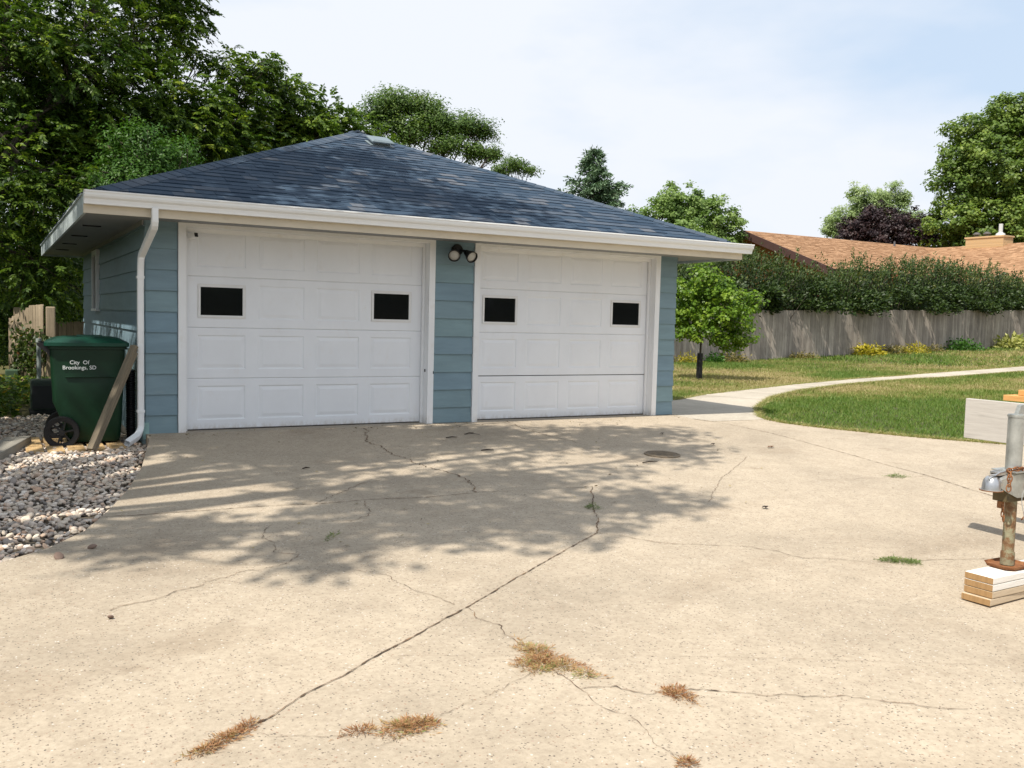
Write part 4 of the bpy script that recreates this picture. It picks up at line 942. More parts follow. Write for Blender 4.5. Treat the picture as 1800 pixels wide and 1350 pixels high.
# ------------------------------------------------------------------ back fence, hedge and border plants
def wfence(name, label, pts, bw, hts, m, seed, zb=-.05, thick=.019, posts=True, side=1, lean=0):
    """vertical boards along the polyline pts; hts(s)->(z0,z1)"""
    rs = random.Random(seed); root = empty(name, (*pts[0], 0)); tag(root, label, 'fence')
    root.location = (0, 0, 0); mb = MB(); s = 0; total = sum(math.dist(a, b) for a, b in zip(pts[:-1], pts[1:]))
    def P(s):
        for a, b in zip(pts[:-1], pts[1:]):
            d = math.dist(a, b)
            if s <= d or b == pts[-1]: t = s/d; return Vector((a[0]+(b[0]-a[0])*t, a[1]+(b[1]-a[1])*t, 0)), Vector((b[0]-a[0], b[1]-a[1], 0)).normalized()
            s -= d
    while s < total:
        w_ = bw*rs.uniform(.92, 1.05); p, d = P(s+w_/2); nrm = Vector((d.y, -d.x, 0)); z0, z1 = hts(p.x, p.y, s/total); z1 += rs.uniform(-.012, .012)
        a = p-d*w_*.49; b = p+d*w_*.49; off = rs.uniform(-.003, .003); t_ = rs.random(); c_ = .02
        Vv = []
        for o_ in (off, off+thick):
            q = nrm*o_; Vv += [a+q+Vector((0, 0, z0)), b+q+Vector((0, 0, z0)), b+q+Vector((0, 0, z1-c_)), b-d*c_+q+Vector((0, 0, z1)), a+d*c_+q+Vector((0, 0, z1)), a+q+Vector((0, 0, z1-c_))]
        mb.add(Vv, [(0, 1, 2, 3, 4, 5), (11, 10, 9, 8, 7, 6)]+[(i, i+6, (i+1) % 6+6, (i+1) % 6) for i in range(6)], 0, t_); s += w_+.004
    mb.build('board_panel', m, root)
    return root, P, total
def fencewood(name, lo, hi):
    m_ = mat(name, lo, .9); g = G(m_); f = g.noise(2, 8, .7, stretch=(9, 9, .7)); c = g.ramp(g.tintf(), [(0, lo), (1, hi)])
    c = g.mix(.8, c, g.ramp(f, [(.25, (.5, .48, .45)), (.6, (1.15, 1.13, 1.1))]), 'MULTIPLY')
    c = g.mix(.6, c, g.ramp(g.noise(.9, 5, .7), [(.35, (.62, .6, .58)), (.6, (1.1, 1.08, 1.05))]), 'MULTIPLY'); g.base(c); g.bump(f, .6, .006); return m_
M_fence = fencewood('fence_grey', (.27, .24, .215), (.43, .385, .34))
fy = lambda x: 13.94+(x-21.61)*.117
FP = [(x, fy(x)) for x in (13.5, 21.6, 30, 41, 52)]
def fh(x, y, t): z = float(H(x, y)); return z-.05, 1.73+(z+.06)*.82 if False else z-.03+1.735
fr, P_, tot = wfence('wooden_fence', 'long grey weathered board fence across the back lawn', FP, .142, fh, M_fence, 5)
for rl, dz in (('rail', .35), ('rail', 1.4)):
    mb = MB()
    for a, b in zip(FP[:-1], FP[1:]):
        za_, zb_ = float(H(*a))+dz, float(H(*b))+dz
        mb.add([(a[0], a[1]+.01, za_), (b[0], b[1]+.01, zb_), (b[0], b[1]+.01, zb_+.09), (a[0], a[1]+.01, za_+.09), (a[0], a[1]+.05, za_), (b[0], b[1]+.05, zb_), (b[0], b[1]+.05, zb_+.09), (a[0], a[1]+.05, za_+.09)],
               [(0, 1, 2, 3), (7, 6, 5, 4), (0, 4, 5, 1), (3, 2, 6, 7), (0, 3, 7, 4), (1, 5, 6, 2)])
    mb.build(rl, M_fence, fr)
for i in range(17):
    x = 13.6+i*2.4; z = float(H(x, fy(x))); mb = MB(); mb.box((-.045, -.045, -.1), (.045, .045, 1.72)); o = mb.build('post', M_fence, fr); o.location = (x, fy(x)+.10, z)
# hedge: arching leafy shoots
r_ = np.random.default_rng(21); hx = []; 
def hedge_top(x):
    return np.interp(x, [13, 17, 20, 22, 24.5, 25.5, 27, 28.2, 29.5, 31, 33, 35.5, 38, 41, 44, 52], [2.4, 2.9, 3.4, 3.55, 3.3, 3.0, 3.2, 3.75, 3.4, 3.8, 3.95, 3.8, 3.85, 3.5, 3.0, 2.9])
ns = 1900; sx = r_.uniform(13.2, 52, ns); sy = fy(sx)+r_.uniform(.12, 1.0, ns)**1.0*np.where(r_.random(ns) < .55, 1, 2.3); frontn = (sy-fy(sx)) < .8
top_ = hedge_top(sx)*(1-.18*np.maximum(0, (sy-fy(sx)-1.5)))+r_.normal(0, .13, ns)+.75*(fn(sx*2.2, sy, 1.6, 1)-.5)+np.where(r_.random(ns) < .05, .40, 0)
Vs = []; Fs = []; Ts = []; off = 0; hroot = empty('hedge', (21, fy(21)+1, float(H(21, 15)))); tag(hroot, 'tall dense dark green hedge hanging over the back fence', 'hedge')
smb = MB()
for i in range(ns):
    z0 = float(H(sx[i], sy[i]))+.3; lean = np.array([r_.normal(.30, .28), r_.normal(-.14 if frontn[i] else .05, .14), 0])
    n_ = 105; zt = top_[i]*r_.uniform(.62, 1.0) if r_.random() < .6 else top_[i]
    t = r_.random(n_)**.75; t = .12+.88*t
    P0 = np.array([sx[i], sy[i], z0]); pos = P0+np.outer(t, [0, 0, zt-z0])+np.outer(t**2, lean)*1.3+r_.normal(0, .13, (n_, 3))*np.array([1, 1, .8])
    pos[:, 1] = np.maximum(pos[:, 1], np.where(pos[:, 2] < z0+1.45, fy(pos[:, 0])+.08, fy(pos[:, 0])-.22))
    dv = unit(np.array([lean[0]*1.3, lean[1], .9])+r_.normal(0, .55, (n_, 3))); V, F = leaf_quads(pos, dv, rand_dirs(n_, r_, .7), r_.uniform(.08, .15, n_), r_.uniform(.035, .062, n_))
    Vs.append(V); Fs.append(F+off); off += len(V); base_t = .93 if r_.random() < .012 else min(.9, r_.normal(.42, .13))
    Ts.append(np.clip(base_t+r_.normal(0, .12, n_)+.18*(t > .85), 0, 1 if base_t == .93 else .9))
    if i % 4 == 0: smb.tube([P0, P0+np.array([lean[0]*.3, lean[1]*.3, (zt-z0)*.5]), P0+lean*1.2+np.array([0, 0, zt-z0])], [.02, .013, .004], 4)
for i in range(420):   # upright shoots standing clear of the top
    x0 = r_.uniform(14, 51); yy0 = fy(x0)+r_.uniform(.0, 1.2); zt = float(hedge_top(x0)); L_ = min(.7, abs(r_.normal(.15, .2)))+.1; n_ = int(16+L_*60); t = r_.random(n_)
    la = r_.normal(.28, .25); pos = np.stack([x0+la*t*L_+r_.normal(0, .035, n_), yy0+r_.normal(0, .035, n_), zt-.25+t*(L_+.25)], 1)
    V, F = leaf_quads(pos, unit(np.array([la, 0, .9])+r_.normal(0, .5, (n_, 3))), rand_dirs(n_, r_, .3), r_.uniform(.07, .13, n_), r_.uniform(.03, .05, n_)); Vs.append(V); Fs.append(F+off); off += len(V); Ts.append(np.clip(r_.normal(.66, .15, n_), 0, .9))
for i in range(120):
    x0 = r_.uniform(14, 51); z0 = float(H(x0, fy(x0)))+r_.uniform(1.75, 2.6); L_ = r_.uniform(.35, .8); n_ = int(140+L_*260); t = r_.random(n_)
    wdt = r_.uniform(.10, .34); pos = np.stack([x0+.9*t*L_+r_.normal(0, wdt*.6, n_), fy(x0)+.1-t*L_*.9+r_.normal(0, .06, n_), z0+.45*t*L_-.55*t*t*L_+r_.normal(0, .10, n_)], 1)
    V, F = leaf_quads(pos, unit(np.array([.6, -.6, .1])+r_.normal(0, .6, (n_, 3))), rand_dirs(n_, r_, .7), r_.uniform(.09, .17, n_), r_.uniform(.05, .08, n_)); Vs.append(V); Fs.append(F+off); off += len(V); Ts.append(np.clip(r_.normal(.5, .15, n_), 0, .9))
npmesh('foliage', np.concatenate(Vs)-np.array(hroot.location), np.concatenate(Fs), np.concatenate(Ts), M_hedge, hroot)
so_ = smb.build('stems', M_bark, hroot, fixn=False); so_.location = -hroot.location
# border plants
M_yel = Lf('leaf_yellow', [(0, (.16, .17, .02)), (.5, (.38, .32, .03)), (1, (.62, .52, .06))], .3)
M_var = Lf('leaf_variegated', [(0, (.12, .16, .03)), (.5, (.40, .40, .12)), (1, (.66, .64, .30))], .3)
M_mint = Lf('leaf_mound', [(0, (.03, .09, .015)), (1, (.08, .19, .03))], .3)
M_tan = Lf('leaf_tan', [(0, (.13, .12, .04)), (1, (.30, .24, .08))], .3)
def mound(name, label, x, y, r, h, n, lw, m, seed, cat='plant', group=None):
    r_ = np.random.default_rng(seed); z = float(H(x, y))-.03; o = empty(name, (x, y, z)); tag(o, label, cat, group)
    d = unit(r_.normal(size=(n, 3))); d[:, 2] = abs(d[:, 2]); rad = r_.random((n, 1))**.4; P = d*rad*np.array([r, r*.8, h]); P *= (1+.15*r_.normal(size=(n, 1)))
    dv = unit(d*np.array([1, 1, .4])+.5*r_.normal(size=(n, 3))); s = r_.uniform(.7, 1.2, n)
    V, F = leaf_quads(P, dv, rand_dirs(n, r_, 1.2), lw[0]*s, lw[1]*s); npmesh('foliage', V, F, np.clip(r_.normal(.5, .25, n), 0, 1), m, o)
    mb = MB()
    for k in range(9): a = k*.7; mb.tube([(0, 0, 0), (r*.3*math.cos(a), r*.3*math.sin(a), h*.5), (r*.6*math.cos(a), r*.6*math.sin(a), h*.8)], [.008, .005, .002], 4)
    mb.build('stem', M_mint, o, fixn=False); return o
def fpos(u):  # point along the fence foot seen at picture column u
    d0 = at(u, 620, 1)-CPOS; t = 0; lo, hi = 10, 70
    for _ in range(50):
        md = (lo+hi)/2; p = CPOS+d0*md
        if p[1] < fy(p[0])-.45: lo = md
        else: hi = md
    return float(p[0]), float(p[1])
for i, (u, r, h, m_, lw, n, lab) in enumerate((
    (1209, .45, .30, M_yel, (.10, .03), 400, 'thin yellow flowering clump at the fence foot left of the young tree'),
    (1257, .35, .30, M_mint, (.10, .06), 350, 'small dark green plant at the fence foot right of the young tree'),
    (1290, .50, .34, M_tan, (.11, .05), 420, 'olive green plant at the fence foot, second right of the young tree'),
    (1412, .65, .22, M_tan, (.11, .04), 380, 'sparse yellowing daylilies at the middle of the fence foot'),
    (1527, .62, .42, M_yel, (.16, .08), 520, 'bright yellow hosta at the fence foot'),
    (1572, .60, .36, M_tan, (.13, .05), 420, 'dull olive clump beside the bright yellow hosta'),
    (1607, .60, .42, M_yel, (.12, .05), 480, 'yellow flowers in front of the fence right of the hosta'),
    (1640, .55, .30, M_tan, (.12, .04), 360, 'faded tan flower clump right of the yellow flowers'),
    (1690, .95, .50, M_mint, (.12, .08), 900, 'rounded deep green mound plant at the fence foot'),
    (1775, 1.0, .55, M_var, (.24, .13), 520, 'large cream-edged hosta at the right end of the border'))):
    x, y = fpos(u); mound('border_plant', lab, x, y, r, h, n, lw, m_, 60+i, 'plant', 'plants along the back fence')

# ------------------------------------------------------------------ the neighbours' house
M_brown = tinted('brown_shingle', (.30, .165, .085), (.48, .29, .165), .9, 25, .3)
M_brown2 = M_brown
M_fasc = painted('brown_fascia', (.075, .040, .035), .6, .15)
M_owall = painted('orange_siding', (.42, .17, .06), .7, .15)
M_brick = mat('tan_brick', (.5, .33, .16), .85); g = G(M_brick); bt = g.n('ShaderNodeTexBrick'); bt.inputs['Scale'].default_value = 3.2
bt.inputs['Color1'].default_value = (.55, .36, .17, 1); bt.inputs['Color2'].default_value = (.44, .28, .13, 1); bt.inputs['Mortar'].default_value = (.42, .36, .28, 1); bt.inputs['Mortar Size'].default_value = .02
mpn = g.n('ShaderNodeMapping'); mpn.inputs['Rotation'].default_value = (R(90), 0, 0); g.l(g.co, mpn.inputs[0]); g.l(mpn.outputs[0], bt.inputs[0]); g.base(bt.outputs[0])
hs_ = empty('ranch_house', (45, 32, .4)); tag(hs_, 'low house with orange-brown shingle roof behind the hedge', 'house'); hs_.location = (0, 0, 0)
def brown_slope(mb, p00, p10, up, nrmz, nc, seed):
    """rows of shingles as thin slabs; p00->p10 eave, up vector to ridge"""
    rs = random.Random(seed); p00 = Vector(p00); p10 = Vector(p10); up = Vector(up); e_ = p10-p00; ln = e_.length; e_.normalize(); sl = up.length; u_ = up.normalized(); n_ = e_.cross(u_).normalized()
    if n_.z < 0: n_ = -n_
    rows = int(sl/.16)
    for r in range(rows):
        s0 = r*sl/rows; s1 = (r+1)*sl/rows+.02; x = -rs.uniform(0, .3)
        while x < ln:
            w_ = rs.uniform(.2, .42); xa = max(0, x); xb = min(ln, x+w_)
            a = p00+e_*xa+u_*s0; b = p00+e_*xb+u_*s0; c_ = p00+e_*xb+u_*s1; d_ = p00+e_*xa+u_*s1; th = rs.choice([.012, .022])
            mb.add([a+n_*th, b+n_*th, c_+n_*.002, d_+n_*.002, a, b], [(0, 1, 2, 3), (4, 5, 1, 0)], 0, rs.random()); x += w_
RX0, RX1, RY, RZ = 37.76, 53.3, 31.87, 6.86; HW = 7.0; SL = .36
mb = MB()
brown_slope(mb, (RX0-.0, RY-HW, RZ-SL*HW), (66, RY-HW, RZ-SL*HW), (0, HW, SL*HW), 1, 1, 1)
mb.add([(RX0, RY, RZ), (66, RY, RZ), (66, RY+HW, RZ-SL*HW), (RX0, RY+HW, RZ-SL*HW)], [(0, 1, 2, 3)])
WX, WZ, WH = 53.9, 6.70, 7.0
brown_slope(mb, (WX-WH, RY, WZ-.4*WH), (WX-WH, 18.6, WZ-.4*WH), (WH, 0, .4*WH), 1, 1, 2)
mb.add([(WX, RY, WZ), (WX, 18.6, WZ), (WX+WH, 18.6, WZ-.4*WH), (WX+WH, RY, WZ-.4*WH)], [(0, 1, 2, 3)])
rf = mb.build('roof', M_brown, hs_, fixn=False)
mb = MB()   # rake boards and eaves
for sgn in (-1, 1):
    P0 = Vector((RX0-.05, RY, RZ)); P1 = Vector((RX0-.05, RY+sgn*HW, RZ-SL*HW)); dn = Vector((0, 0, -.42))
    mb.add([P0+Vector((0, 0, .03)), P1+Vector((0, 0, .03)), P1+dn, P0+dn, P0+Vector((.05, 0, .03)), P1+Vector((.05, 0, .03)), P1+dn+Vector((.05, 0, 0)), P0+dn+Vector((.05, 0, 0))], [(0, 1, 2, 3), (7, 6, 5, 4), (0, 4, 5, 1), (3, 2, 6, 7), (1, 5, 6, 2)])
    mb.add([P0+Vector((.0, 0, -.02)), P1+Vector((.0, 0, -.02)), P1+Vector((1.2, 0, -.02)), P0+Vector((1.2, 0, -.02))], [(0, 1, 2, 3)])
mb.box((RX0, RY-HW-.03, RZ-SL*HW-.22), (66, RY-HW, RZ-SL*HW-.01)); mb.box((WX-WH-.03, 18.6, WZ-.4*WH-.20), (WX-WH, RY-HW, WZ-.4*WH-.01)); mb.box((WX-WH, 18.56, WZ-.4*WH-.2), (WX+WH, 18.6, WZ-.4*WH))
mb.build('fascia', M_fasc, hs_)
mb = MB()
mb.prism([(RY-HW+.6, .2), (RY+HW-.6, .2), (RY+HW-.6, RZ-SL*(HW-.6)-.06), (RY, RZ-.06), (RY-HW+.6, RZ-SL*(HW-.6)-.06)], 'x', RX0+1.1, RX0+1.3)
mb.box((RX0+1.3, RY-HW+.6, .2), (66, RY-HW+.8, 4.3)); mb.box((WX-WH+.6, 19.2, .2), (WX-WH+.8, RY-HW+.6, 3.85)); mb.box((WX-WH+.6, 19.1, .2), (WX+WH-.6, 19.3, 3.85))
mb.prism([(WX-WH+.6, 3.85), (WX+WH-.6, 3.85), (WX, WZ-.1)], 'y', 19.12, 19.28)
mb.build('wall', M_owall, hs_)
for x in (42, 46):
    mb = MB(); mb.box((x, RY-HW+.55, 2.2), (x+1.6, RY-HW+.6, 3.4)); o = mb.build('window', M_white, hs_); mb = MB(); mb.box((x+.08, RY-HW+.53, 2.28), (x+1.52, RY-HW+.549, 3.32)); mb.build('pane', M_glass, o)
mb = MB(); mb.box((WX-.55, 25.5, 5.9), (WX+.45, 28.05, 7.10)); mb.box((WX-.60, 25.44, 7.10), (WX+.50, 28.11, 7.20)); ch = mb.build('chimney', M_brick, rf)
for y in (27.6, 26.9):
    mb = MB(); mb.lathe([(.10, 7.20), (.10, 7.36), (.24, 7.36), (.24, 7.40), (.10, 7.52), (0, 7.53)], 'z', (WX-.1, y, 0), 16); mb.build('flue_cap', mat('flue', (.12, .11, .10), .5, .4), ch)
mb = MB(); mb.lathe([(.30, 7.20), (.26, 7.34), (.12, 7.42), (.12, 7.95), (0, 7.95)], 'z', (WX-.1, 26.0, 0), 16); mb.build('flue_pipe', mat('galv', (.62, .63, .62), .4, .3), ch)
mb = MB(); q = at(1561, 436, 55); mb.lathe([(.18, -.35), (.07, -.12), (.06, .22), (0, .22)], 'z', (RX0+12.9, RY-.55, RZ-.1), 14); mb.build('vent_pipe', mat('vent_dark', (.10, .10, .11), .5), rf)

# ------------------------------------------------------------------ left background: fence, shed, box, pole, plants, house
M_fence2 = fencewood('fence_tan', (.30, .24, .17), (.46, .38, .28))
zf = -.42
frl, _, _ = wfence('picket_fence', 'short run of tan fence boards partly covered by vines behind the bin', [(-1.05, 10.9), (-.50, 9.75)], .13, lambda x, y, t: (zf-.1, 1.00+.28*min(1, t*1.5)), M_fence2, 6)
mb = MB(); mb.box((-.46, 9.62, zf-.1), (-.30, 9.70, 1.25), bev=.02); mb.build('post', M_fence2, frl)
mb = MB(); mb.box((-.97, 11.0, zf), (-.80, 11.12, 1.22), bev=.01); mb.build('post', M_fence2, frl)
frr, _, _ = wfence('board_fence', 'brown board fence between the tan post and the garage', [(-.27, 11.9), (3.2, 12.4)], .15, lambda x, y, t: (zf-.1, .94), fencewood('fence_brown', (.20, .155, .10), (.34, .27, .18)), 7)
# vine on the picket fence
r_ = np.random.default_rng(33); n = 1500; P = np.stack([r_.uniform(-1.0, -.42, n), np.zeros(n), r_.uniform(-.45, .95, n)], 1); P[:, 1] = 10.9-(P[:, 0]+1.05)*2.1-.10-r_.random(n)*.25
k = fn(P[:, 0]*6, P[:, 2]*6, 1, 1) > .42; P = P[k & (P[:, 2] < .45+.5*r_.random(n))]; nn = len(P)
vn = empty('climbing_vine', (-.7, 10.1, zf)); tag(vn, 'green and reddish vine climbing the tan fence boards', 'vine')
V, F = leaf_quads(P-np.array(vn.location), unit(r_.normal(size=(nn, 3))+[0, -.3, -.3]), rand_dirs(nn, r_, .3), r_.uniform(.06, .11, nn), r_.uniform(.05, .08, nn)); npmesh('leaves', V, F, np.clip(r_.normal(.4, .25, nn), 0, 1), Lf('leaf_vine', [(0, (.03, .05, .015)), (.7, (.08, .12, .03)), (1, (.22, .10, .04))]), vn)
mb = MB()
for q in range(6): x = -.5-.08*q; mb.tube([(x+.7, 10.9-(x+1.05)*2.1-10.3, 0), (x+.75, 10.9-(x+1.05)*2.1-10.3, .7), (x+.65, 10.9-(x+1.05)*2.1-10.25, 1.2)], [.008, .006, .003], 5)
mb.build('stem', M_bark, vn, fixn=False)
# shed
sp = at(118, 575, 27); shd = empty('white_shed', (sp[0], sp[1], -.6)); tag(shd, 'white gable top of a small shed beyond the brown fence', 'shed')
shd.rotation_euler = (0, 0, R(-4))
mb = MB(); mb.prism([(-.40, 0), (.40, 0), (.40, 1.62), (.26, 1.78), (0, 1.90), (-.26, 1.78), (-.40, 1.62)], 'y', 0, 1.2); mb.build('wall', M_white, shd)
mb = MB(); pr = [(-.46, 1.60), (-.28, 1.83), (0, 1.95), (.28, 1.83), (.46, 1.60)]; mb.prism(pr+[(x*.95, z-.035) for x, z in pr[::-1]], 'y', -.08, 1.3); mb.build('roof', painted('shed_roof', (.42, .40, .38), .6), shd)
# utility box and pipe pole
ub = empty('utility_box', (-.62, 5.22, float(H(-.62, 5.22))-.02)); tag(ub, 'low dark grey-green metal utility box behind the bin', 'utility box'); 
M_ub = painted('utility_green', (.06, .085, .07), .5, .15); 
mb = MB(); mb.box((-.24, 0, .06), (.24, .42, .50), bev=.03); mb.build('cabinet', M_ub, ub)
mb = MB(); mb.box((-.26, -.012, .0), (.26, .45, .058), bev=.01); mb.build('base', mat('ub_base', (.02, .022, .022), .7), ub)
mb = MB(); mb.box((-.225, -.010, .09), (.225, -.001, .42), bev=.004); mb.build('door', mat('ub_door', (.035, .038, .04), .5), ub)
po = empty('pipe_post', (-.645, 8.1, -.42)); tag(po, 'slim grey capped pipe standing before the vine fence', 'post')
mb = MB(); mb.tube([(0, 0, 0), (0, 0, 1.06)], .035, 12); mb.build('pipe', painted('pipe_grey', (.30, .34, .33), .5), po, smooth=True)
mb = MB(); mb.tube([(0, 0, 1.05), (0, 0, 1.12)], .046, 12); mb.build('cap', painted('cap_grey', (.36, .40, .38), .5), po, smooth=True)
# small green pedestal
mb = MB(); mb.box((-.12, -.12, 0), (.10, .10, .48), bev=.02); o = mb.build('cable_pedestal', painted('pedestal', (.07, .12, .07), .6)); o.location = (-1.02, 10.2, -.45); tag(o, 'small green cable pedestal at the far left by the ground cover', 'utility box')
# ground cover left
r_ = np.random.default_rng(35); n = 15000; x = r_.uniform(-4.2, -.45, n); y = r_.uniform(4.6, 11.5, n); k = (y > 4.4-(x+.9)*1.2+.35*fn(x, y, 3, 1))|(y > 6.6); k &= ~((x > -1.02) & (y < 7.2)); x, y = x[k], y[k]; n = len(x)
z = H(x, y)-.03+r_.random(n)**1.2*(.30+.22*fn(x, y, 2.5, 2)); P = np.stack([x, y, z], 1); V, F = leaf_quads(P, unit(r_.normal(size=(n, 3))*[1, 1, .5]), rand_dirs(n, r_, 1.6), r_.uniform(.06, .12, n), r_.uniform(.04, .07, n))
gc = npmesh('ground_cover', V, F, np.clip(r_.normal(.5, .22, n)+.25*(fn(x, y, 1.5, 0)-.5), 0, 1), Lf('leaf_cover', [(0, (.03, .07, .01)), (.5, (.09, .16, .025)), (.85, (.22, .25, .04)), (1, (.40, .26, .04))]), None); tag(gc, 'low yellow-green ground cover beyond the rocks', 'ground cover', kind='stuff')
# neighbour house glimpsed at far left
hp = (-5.2, 38); nh = empty('pink_house', (-6.0, 38, -.6)); tag(nh, 'pinkish house glimpsed at the far left between trunks', 'house')
mb = MB(); mb.box((-5, 0, 0), (4.9, 6, 2.6)); mb.build('wall', painted('pink_wall', (.58, .42, .36), .8, .1), nh)
mb = MB(); mb.prism([(-.5, 2.6), (6.5, 2.6), (3, 4.4)], 'x', -5.5, 5.4); mb.build('roof', M_soffit, nh)
mb = MB(); mb.box((2.2, -.05, .9), (3.4, 0, 2.0)); o = mb.build('window', M_white, nh); mb = MB(); mb.box((2.3, -.07, 1.0), (3.3, -.051, 1.9)); mb.build('pane', M_glass, o)
# far woods so that the horizon is closed from a step to the side
r_ = np.random.default_rng(37); n = 90000; a = r_.uniform(0, 6.283, n); rd = r_.uniform(150, 170, n); hgt = 6+5*fn(np.cos(a)*30, np.sin(a)*30, .5, 2)
k = (a > 1.7)|(a < .2); x, y = 10+rd*np.cos(a), rd*np.sin(a); z = -.5+r_.random(n)*hgt; P = np.stack([x, y, z], 1)[k]; n = len(P)
V, F = leaf_quads(P, rand_dirs(n, r_), rand_dirs(n, r_), r_.uniform(1.2, 2.4, n), r_.uniform(.8, 1.5, n))
fw_ = npmesh('far_trees', V, F, r_.random(n), M_wood_l, None); tag(fw_, 'far belt of trees round the neighbourhood', 'trees', kind='stuff')

# ------------------------------------------------------------------ grass
r_ = np.random.default_rng(41)
def grass(n, x0, x1, y0, y1, hgt, wid, blades, pk):
    x = r_.uniform(x0, x1, n); y = r_.uniform(y0, y1, n)
    ok = ~inpoly(x, y, DRIVE) & ~inpoly(x, y, WALK) & ~((x < 6.8) & (y > -.1) & (y < 7.2)) & pk(x, y) & (y < fy(x)-.02)
    x, y = x[ok], y[ok]; dry = lawn_dry(x, y); x = np.repeat(x, blades); y = np.repeat(y, blades); dry = np.repeat(dry, blades); n = len(x)
    x = x+r_.normal(0, .02, n); y = y+r_.normal(0, .02, n); a = r_.uniform(0, 6.28, n); h_ = hgt*r_.uniform(.5, 1.2, n)*(.75+.4*dry); w_ = wid*r_.uniform(.7, 1.3, n)
    z = H(x, y)-.034; b = np.stack([x, y, z], 1); s = np.stack([np.cos(a), np.sin(a), 0*a], 1)*w_[:, None]/2; ln = np.stack([r_.normal(0, .45, n), r_.normal(0, .45, n), np.ones(n)], 1)*h_[:, None]
    V = np.stack([b-s, b+s, b+ln], 1).reshape(-1, 3); F = np.arange(3*n).reshape(-1, 3); return V, F, np.clip(dry*.75+r_.normal(.10, .16, n), 0, 1)
parts = [grass(60000, 6.8, 16, -9, 5, .045, .011, 3, lambda x, y: x > 7.4), grass(42000, 13, 27, -8, 8, .07, .018, 3, lambda x, y: (x > 16)|(y > 5)),
         grass(34000, 6.8, 24, 1, 15, .07, .018, 3, lambda x, y: y > 1.2), grass(34000, 22, 50, -5, 20, .09, .035, 3, lambda x, y: x > 24), grass(9000, 6.76, 9.4, .0, 3.2, .06, .012, 3, lambda x, y: x > 6.76)]
# ragged fringe leaning over the slab edges
def fringe(poly, i0, i1, n):
    P = []; T = []
    seg = [(poly[i], poly[i+1]) for i in range(i0, i1)]; ls = [math.dist(a, b) for a, b in seg]; 
    for (a, b), l_ in zip(seg, ls):
        k = int(n*l_); t = r_.random(k); P.append(np.stack([a[0]+(b[0]-a[0])*t, a[1]+(b[1]-a[1])*t], 1))
    P = np.concatenate(P)+r_.normal(0, .018, (sum(len(q) for q in P), 2)); n = len(P); z = H(P[:, 0], P[:, 1])-.02
    b = np.column_stack([P, z]); a = r_.uniform(0, 6.28, n); s = np.stack([np.cos(a), np.sin(a), 0*a], 1)*.006; ln = np.stack([r_.normal(0, .9, n), r_.normal(0, .9, n), np.ones(n)], 1)*r_.uniform(.03, .065, n)[:, None]
    return np.stack([b-s, b+s, b+ln], 1).reshape(-1, 3), np.arange(3*n).reshape(-1, 3), np.clip(r_.normal(.30, .25, n), 0, 1)
parts.append(fringe(DRIVE, 15, 23, 900)); parts.append(fringe(WALK, 3, 12, 700)); parts.append(fringe(WALK, 16, 23, 500))
Vs = []; Fs = []; Ts = []; off = 0
for V, F, T in parts: Vs.append(V); Fs.append(F+off); off += len(V); Ts.append(T)
M_grass = Lf('grass_blades', [(0, (.44, .36, .19)), (.25, (.34, .30, .12)), (.5, (.20, .24, .055)), (1, (.085, .17, .022))], .25, .6)
go = npmesh('grass', np.concatenate(Vs), np.concatenate(Fs), np.concatenate(Ts), M_grass); tag(go, 'mown lawn grass, green with straw-dry patches', 'grass', kind='stuff')

# ------------------------------------------------------------------ weeds in the cracks
M_weed = Lf('weed_brown', [(0, (.24, .10, .05)), (.45, (.40, .22, .11)), (.72, (.42, .30, .15)), (.90, (.30, .31, .11)), (1, (.20, .27, .07))], .25, .7)
M_weedg = Lf('weed_green', [(0, (.10, .15, .05)), (.7, (.19, .25, .08)), (1, (.36, .30, .13))], .25, .7)
def weed(label, segs, n, m, green, seed, hgt=.018):
    """segs: list of (x,y,rx,ry,rot) blobs"""
    r_ = np.random.default_rng(seed); Vs = []; Fs = []; Ts = []; off = 0; c0 = segs[0]; base = np.array([c0[0], c0[1], float(D(c0[1]))])
    for (x, y, rx, ry, ro) in segs:
        k = int(n*.50*rx*ry/sum(s[2]*s[3] for s in segs)); rad = r_.random(k)**.8*(1+.6*r_.random(k)**2); a = r_.uniform(0, 6.28, k); u = rad*np.cos(a)*rx*(1+.35*np.sin(3*a+seed)); v = rad*np.sin(a)*ry*(1+.3*np.cos(4*a+seed))
        px = x+u*math.cos(ro)-v*math.sin(ro); py = y+u*math.sin(ro)+v*math.cos(ro); z = D(py)+r_.random(k)*hgt*(1.1-rad)
        dv = unit(np.stack([np.cos(a+ro), np.sin(a+ro), 0*a], 1)*.8+r_.normal(0, .6, (k, 3))+[0, 0, .25]); dv[:, 2] = abs(dv[:, 2])*.6; dv = unit(dv)
        V, F = leaf_quads(np.stack([px, py, z], 1)-base, dv, rand_dirs(k, r_, 1), r_.uniform(.012, .035, k), r_.uniform(.002, .0045, k)); Vs.append(V); Fs.append(F+off); off += len(V)
        Ts.append(np.clip(r_.normal(.35, .2, k)+green*(fn(px*12, py*12, 1, 0)-.35), 0, 1))
    o = npmesh('weed', np.concatenate(Vs), np.concatenate(Fs), np.concatenate(Ts), m); o.location = base; tag(o, label, 'weed', 'weeds in the driveway cracks'); return o
weed('large brown weed mat with green tufts in the foreground crack', [(.76, -6.42, .055, .11, 0), (.72, -6.52, .075, .08, 0), (.79, -6.60, .075, .06, -.6), (.83, -6.72, .05, .035, -.8), (.64, -6.53, .04, .03, 0), (.67, -6.60, .05, .025, 0)], 5200, M_weed, .9, 1)
weed('small rust-brown weed tuft right of the large weed mat', [(1.05, -7.05, .035, .07, .3), (1.08, -7.0, .03, .02, 0)], 1100, M_weed, 0, 2)
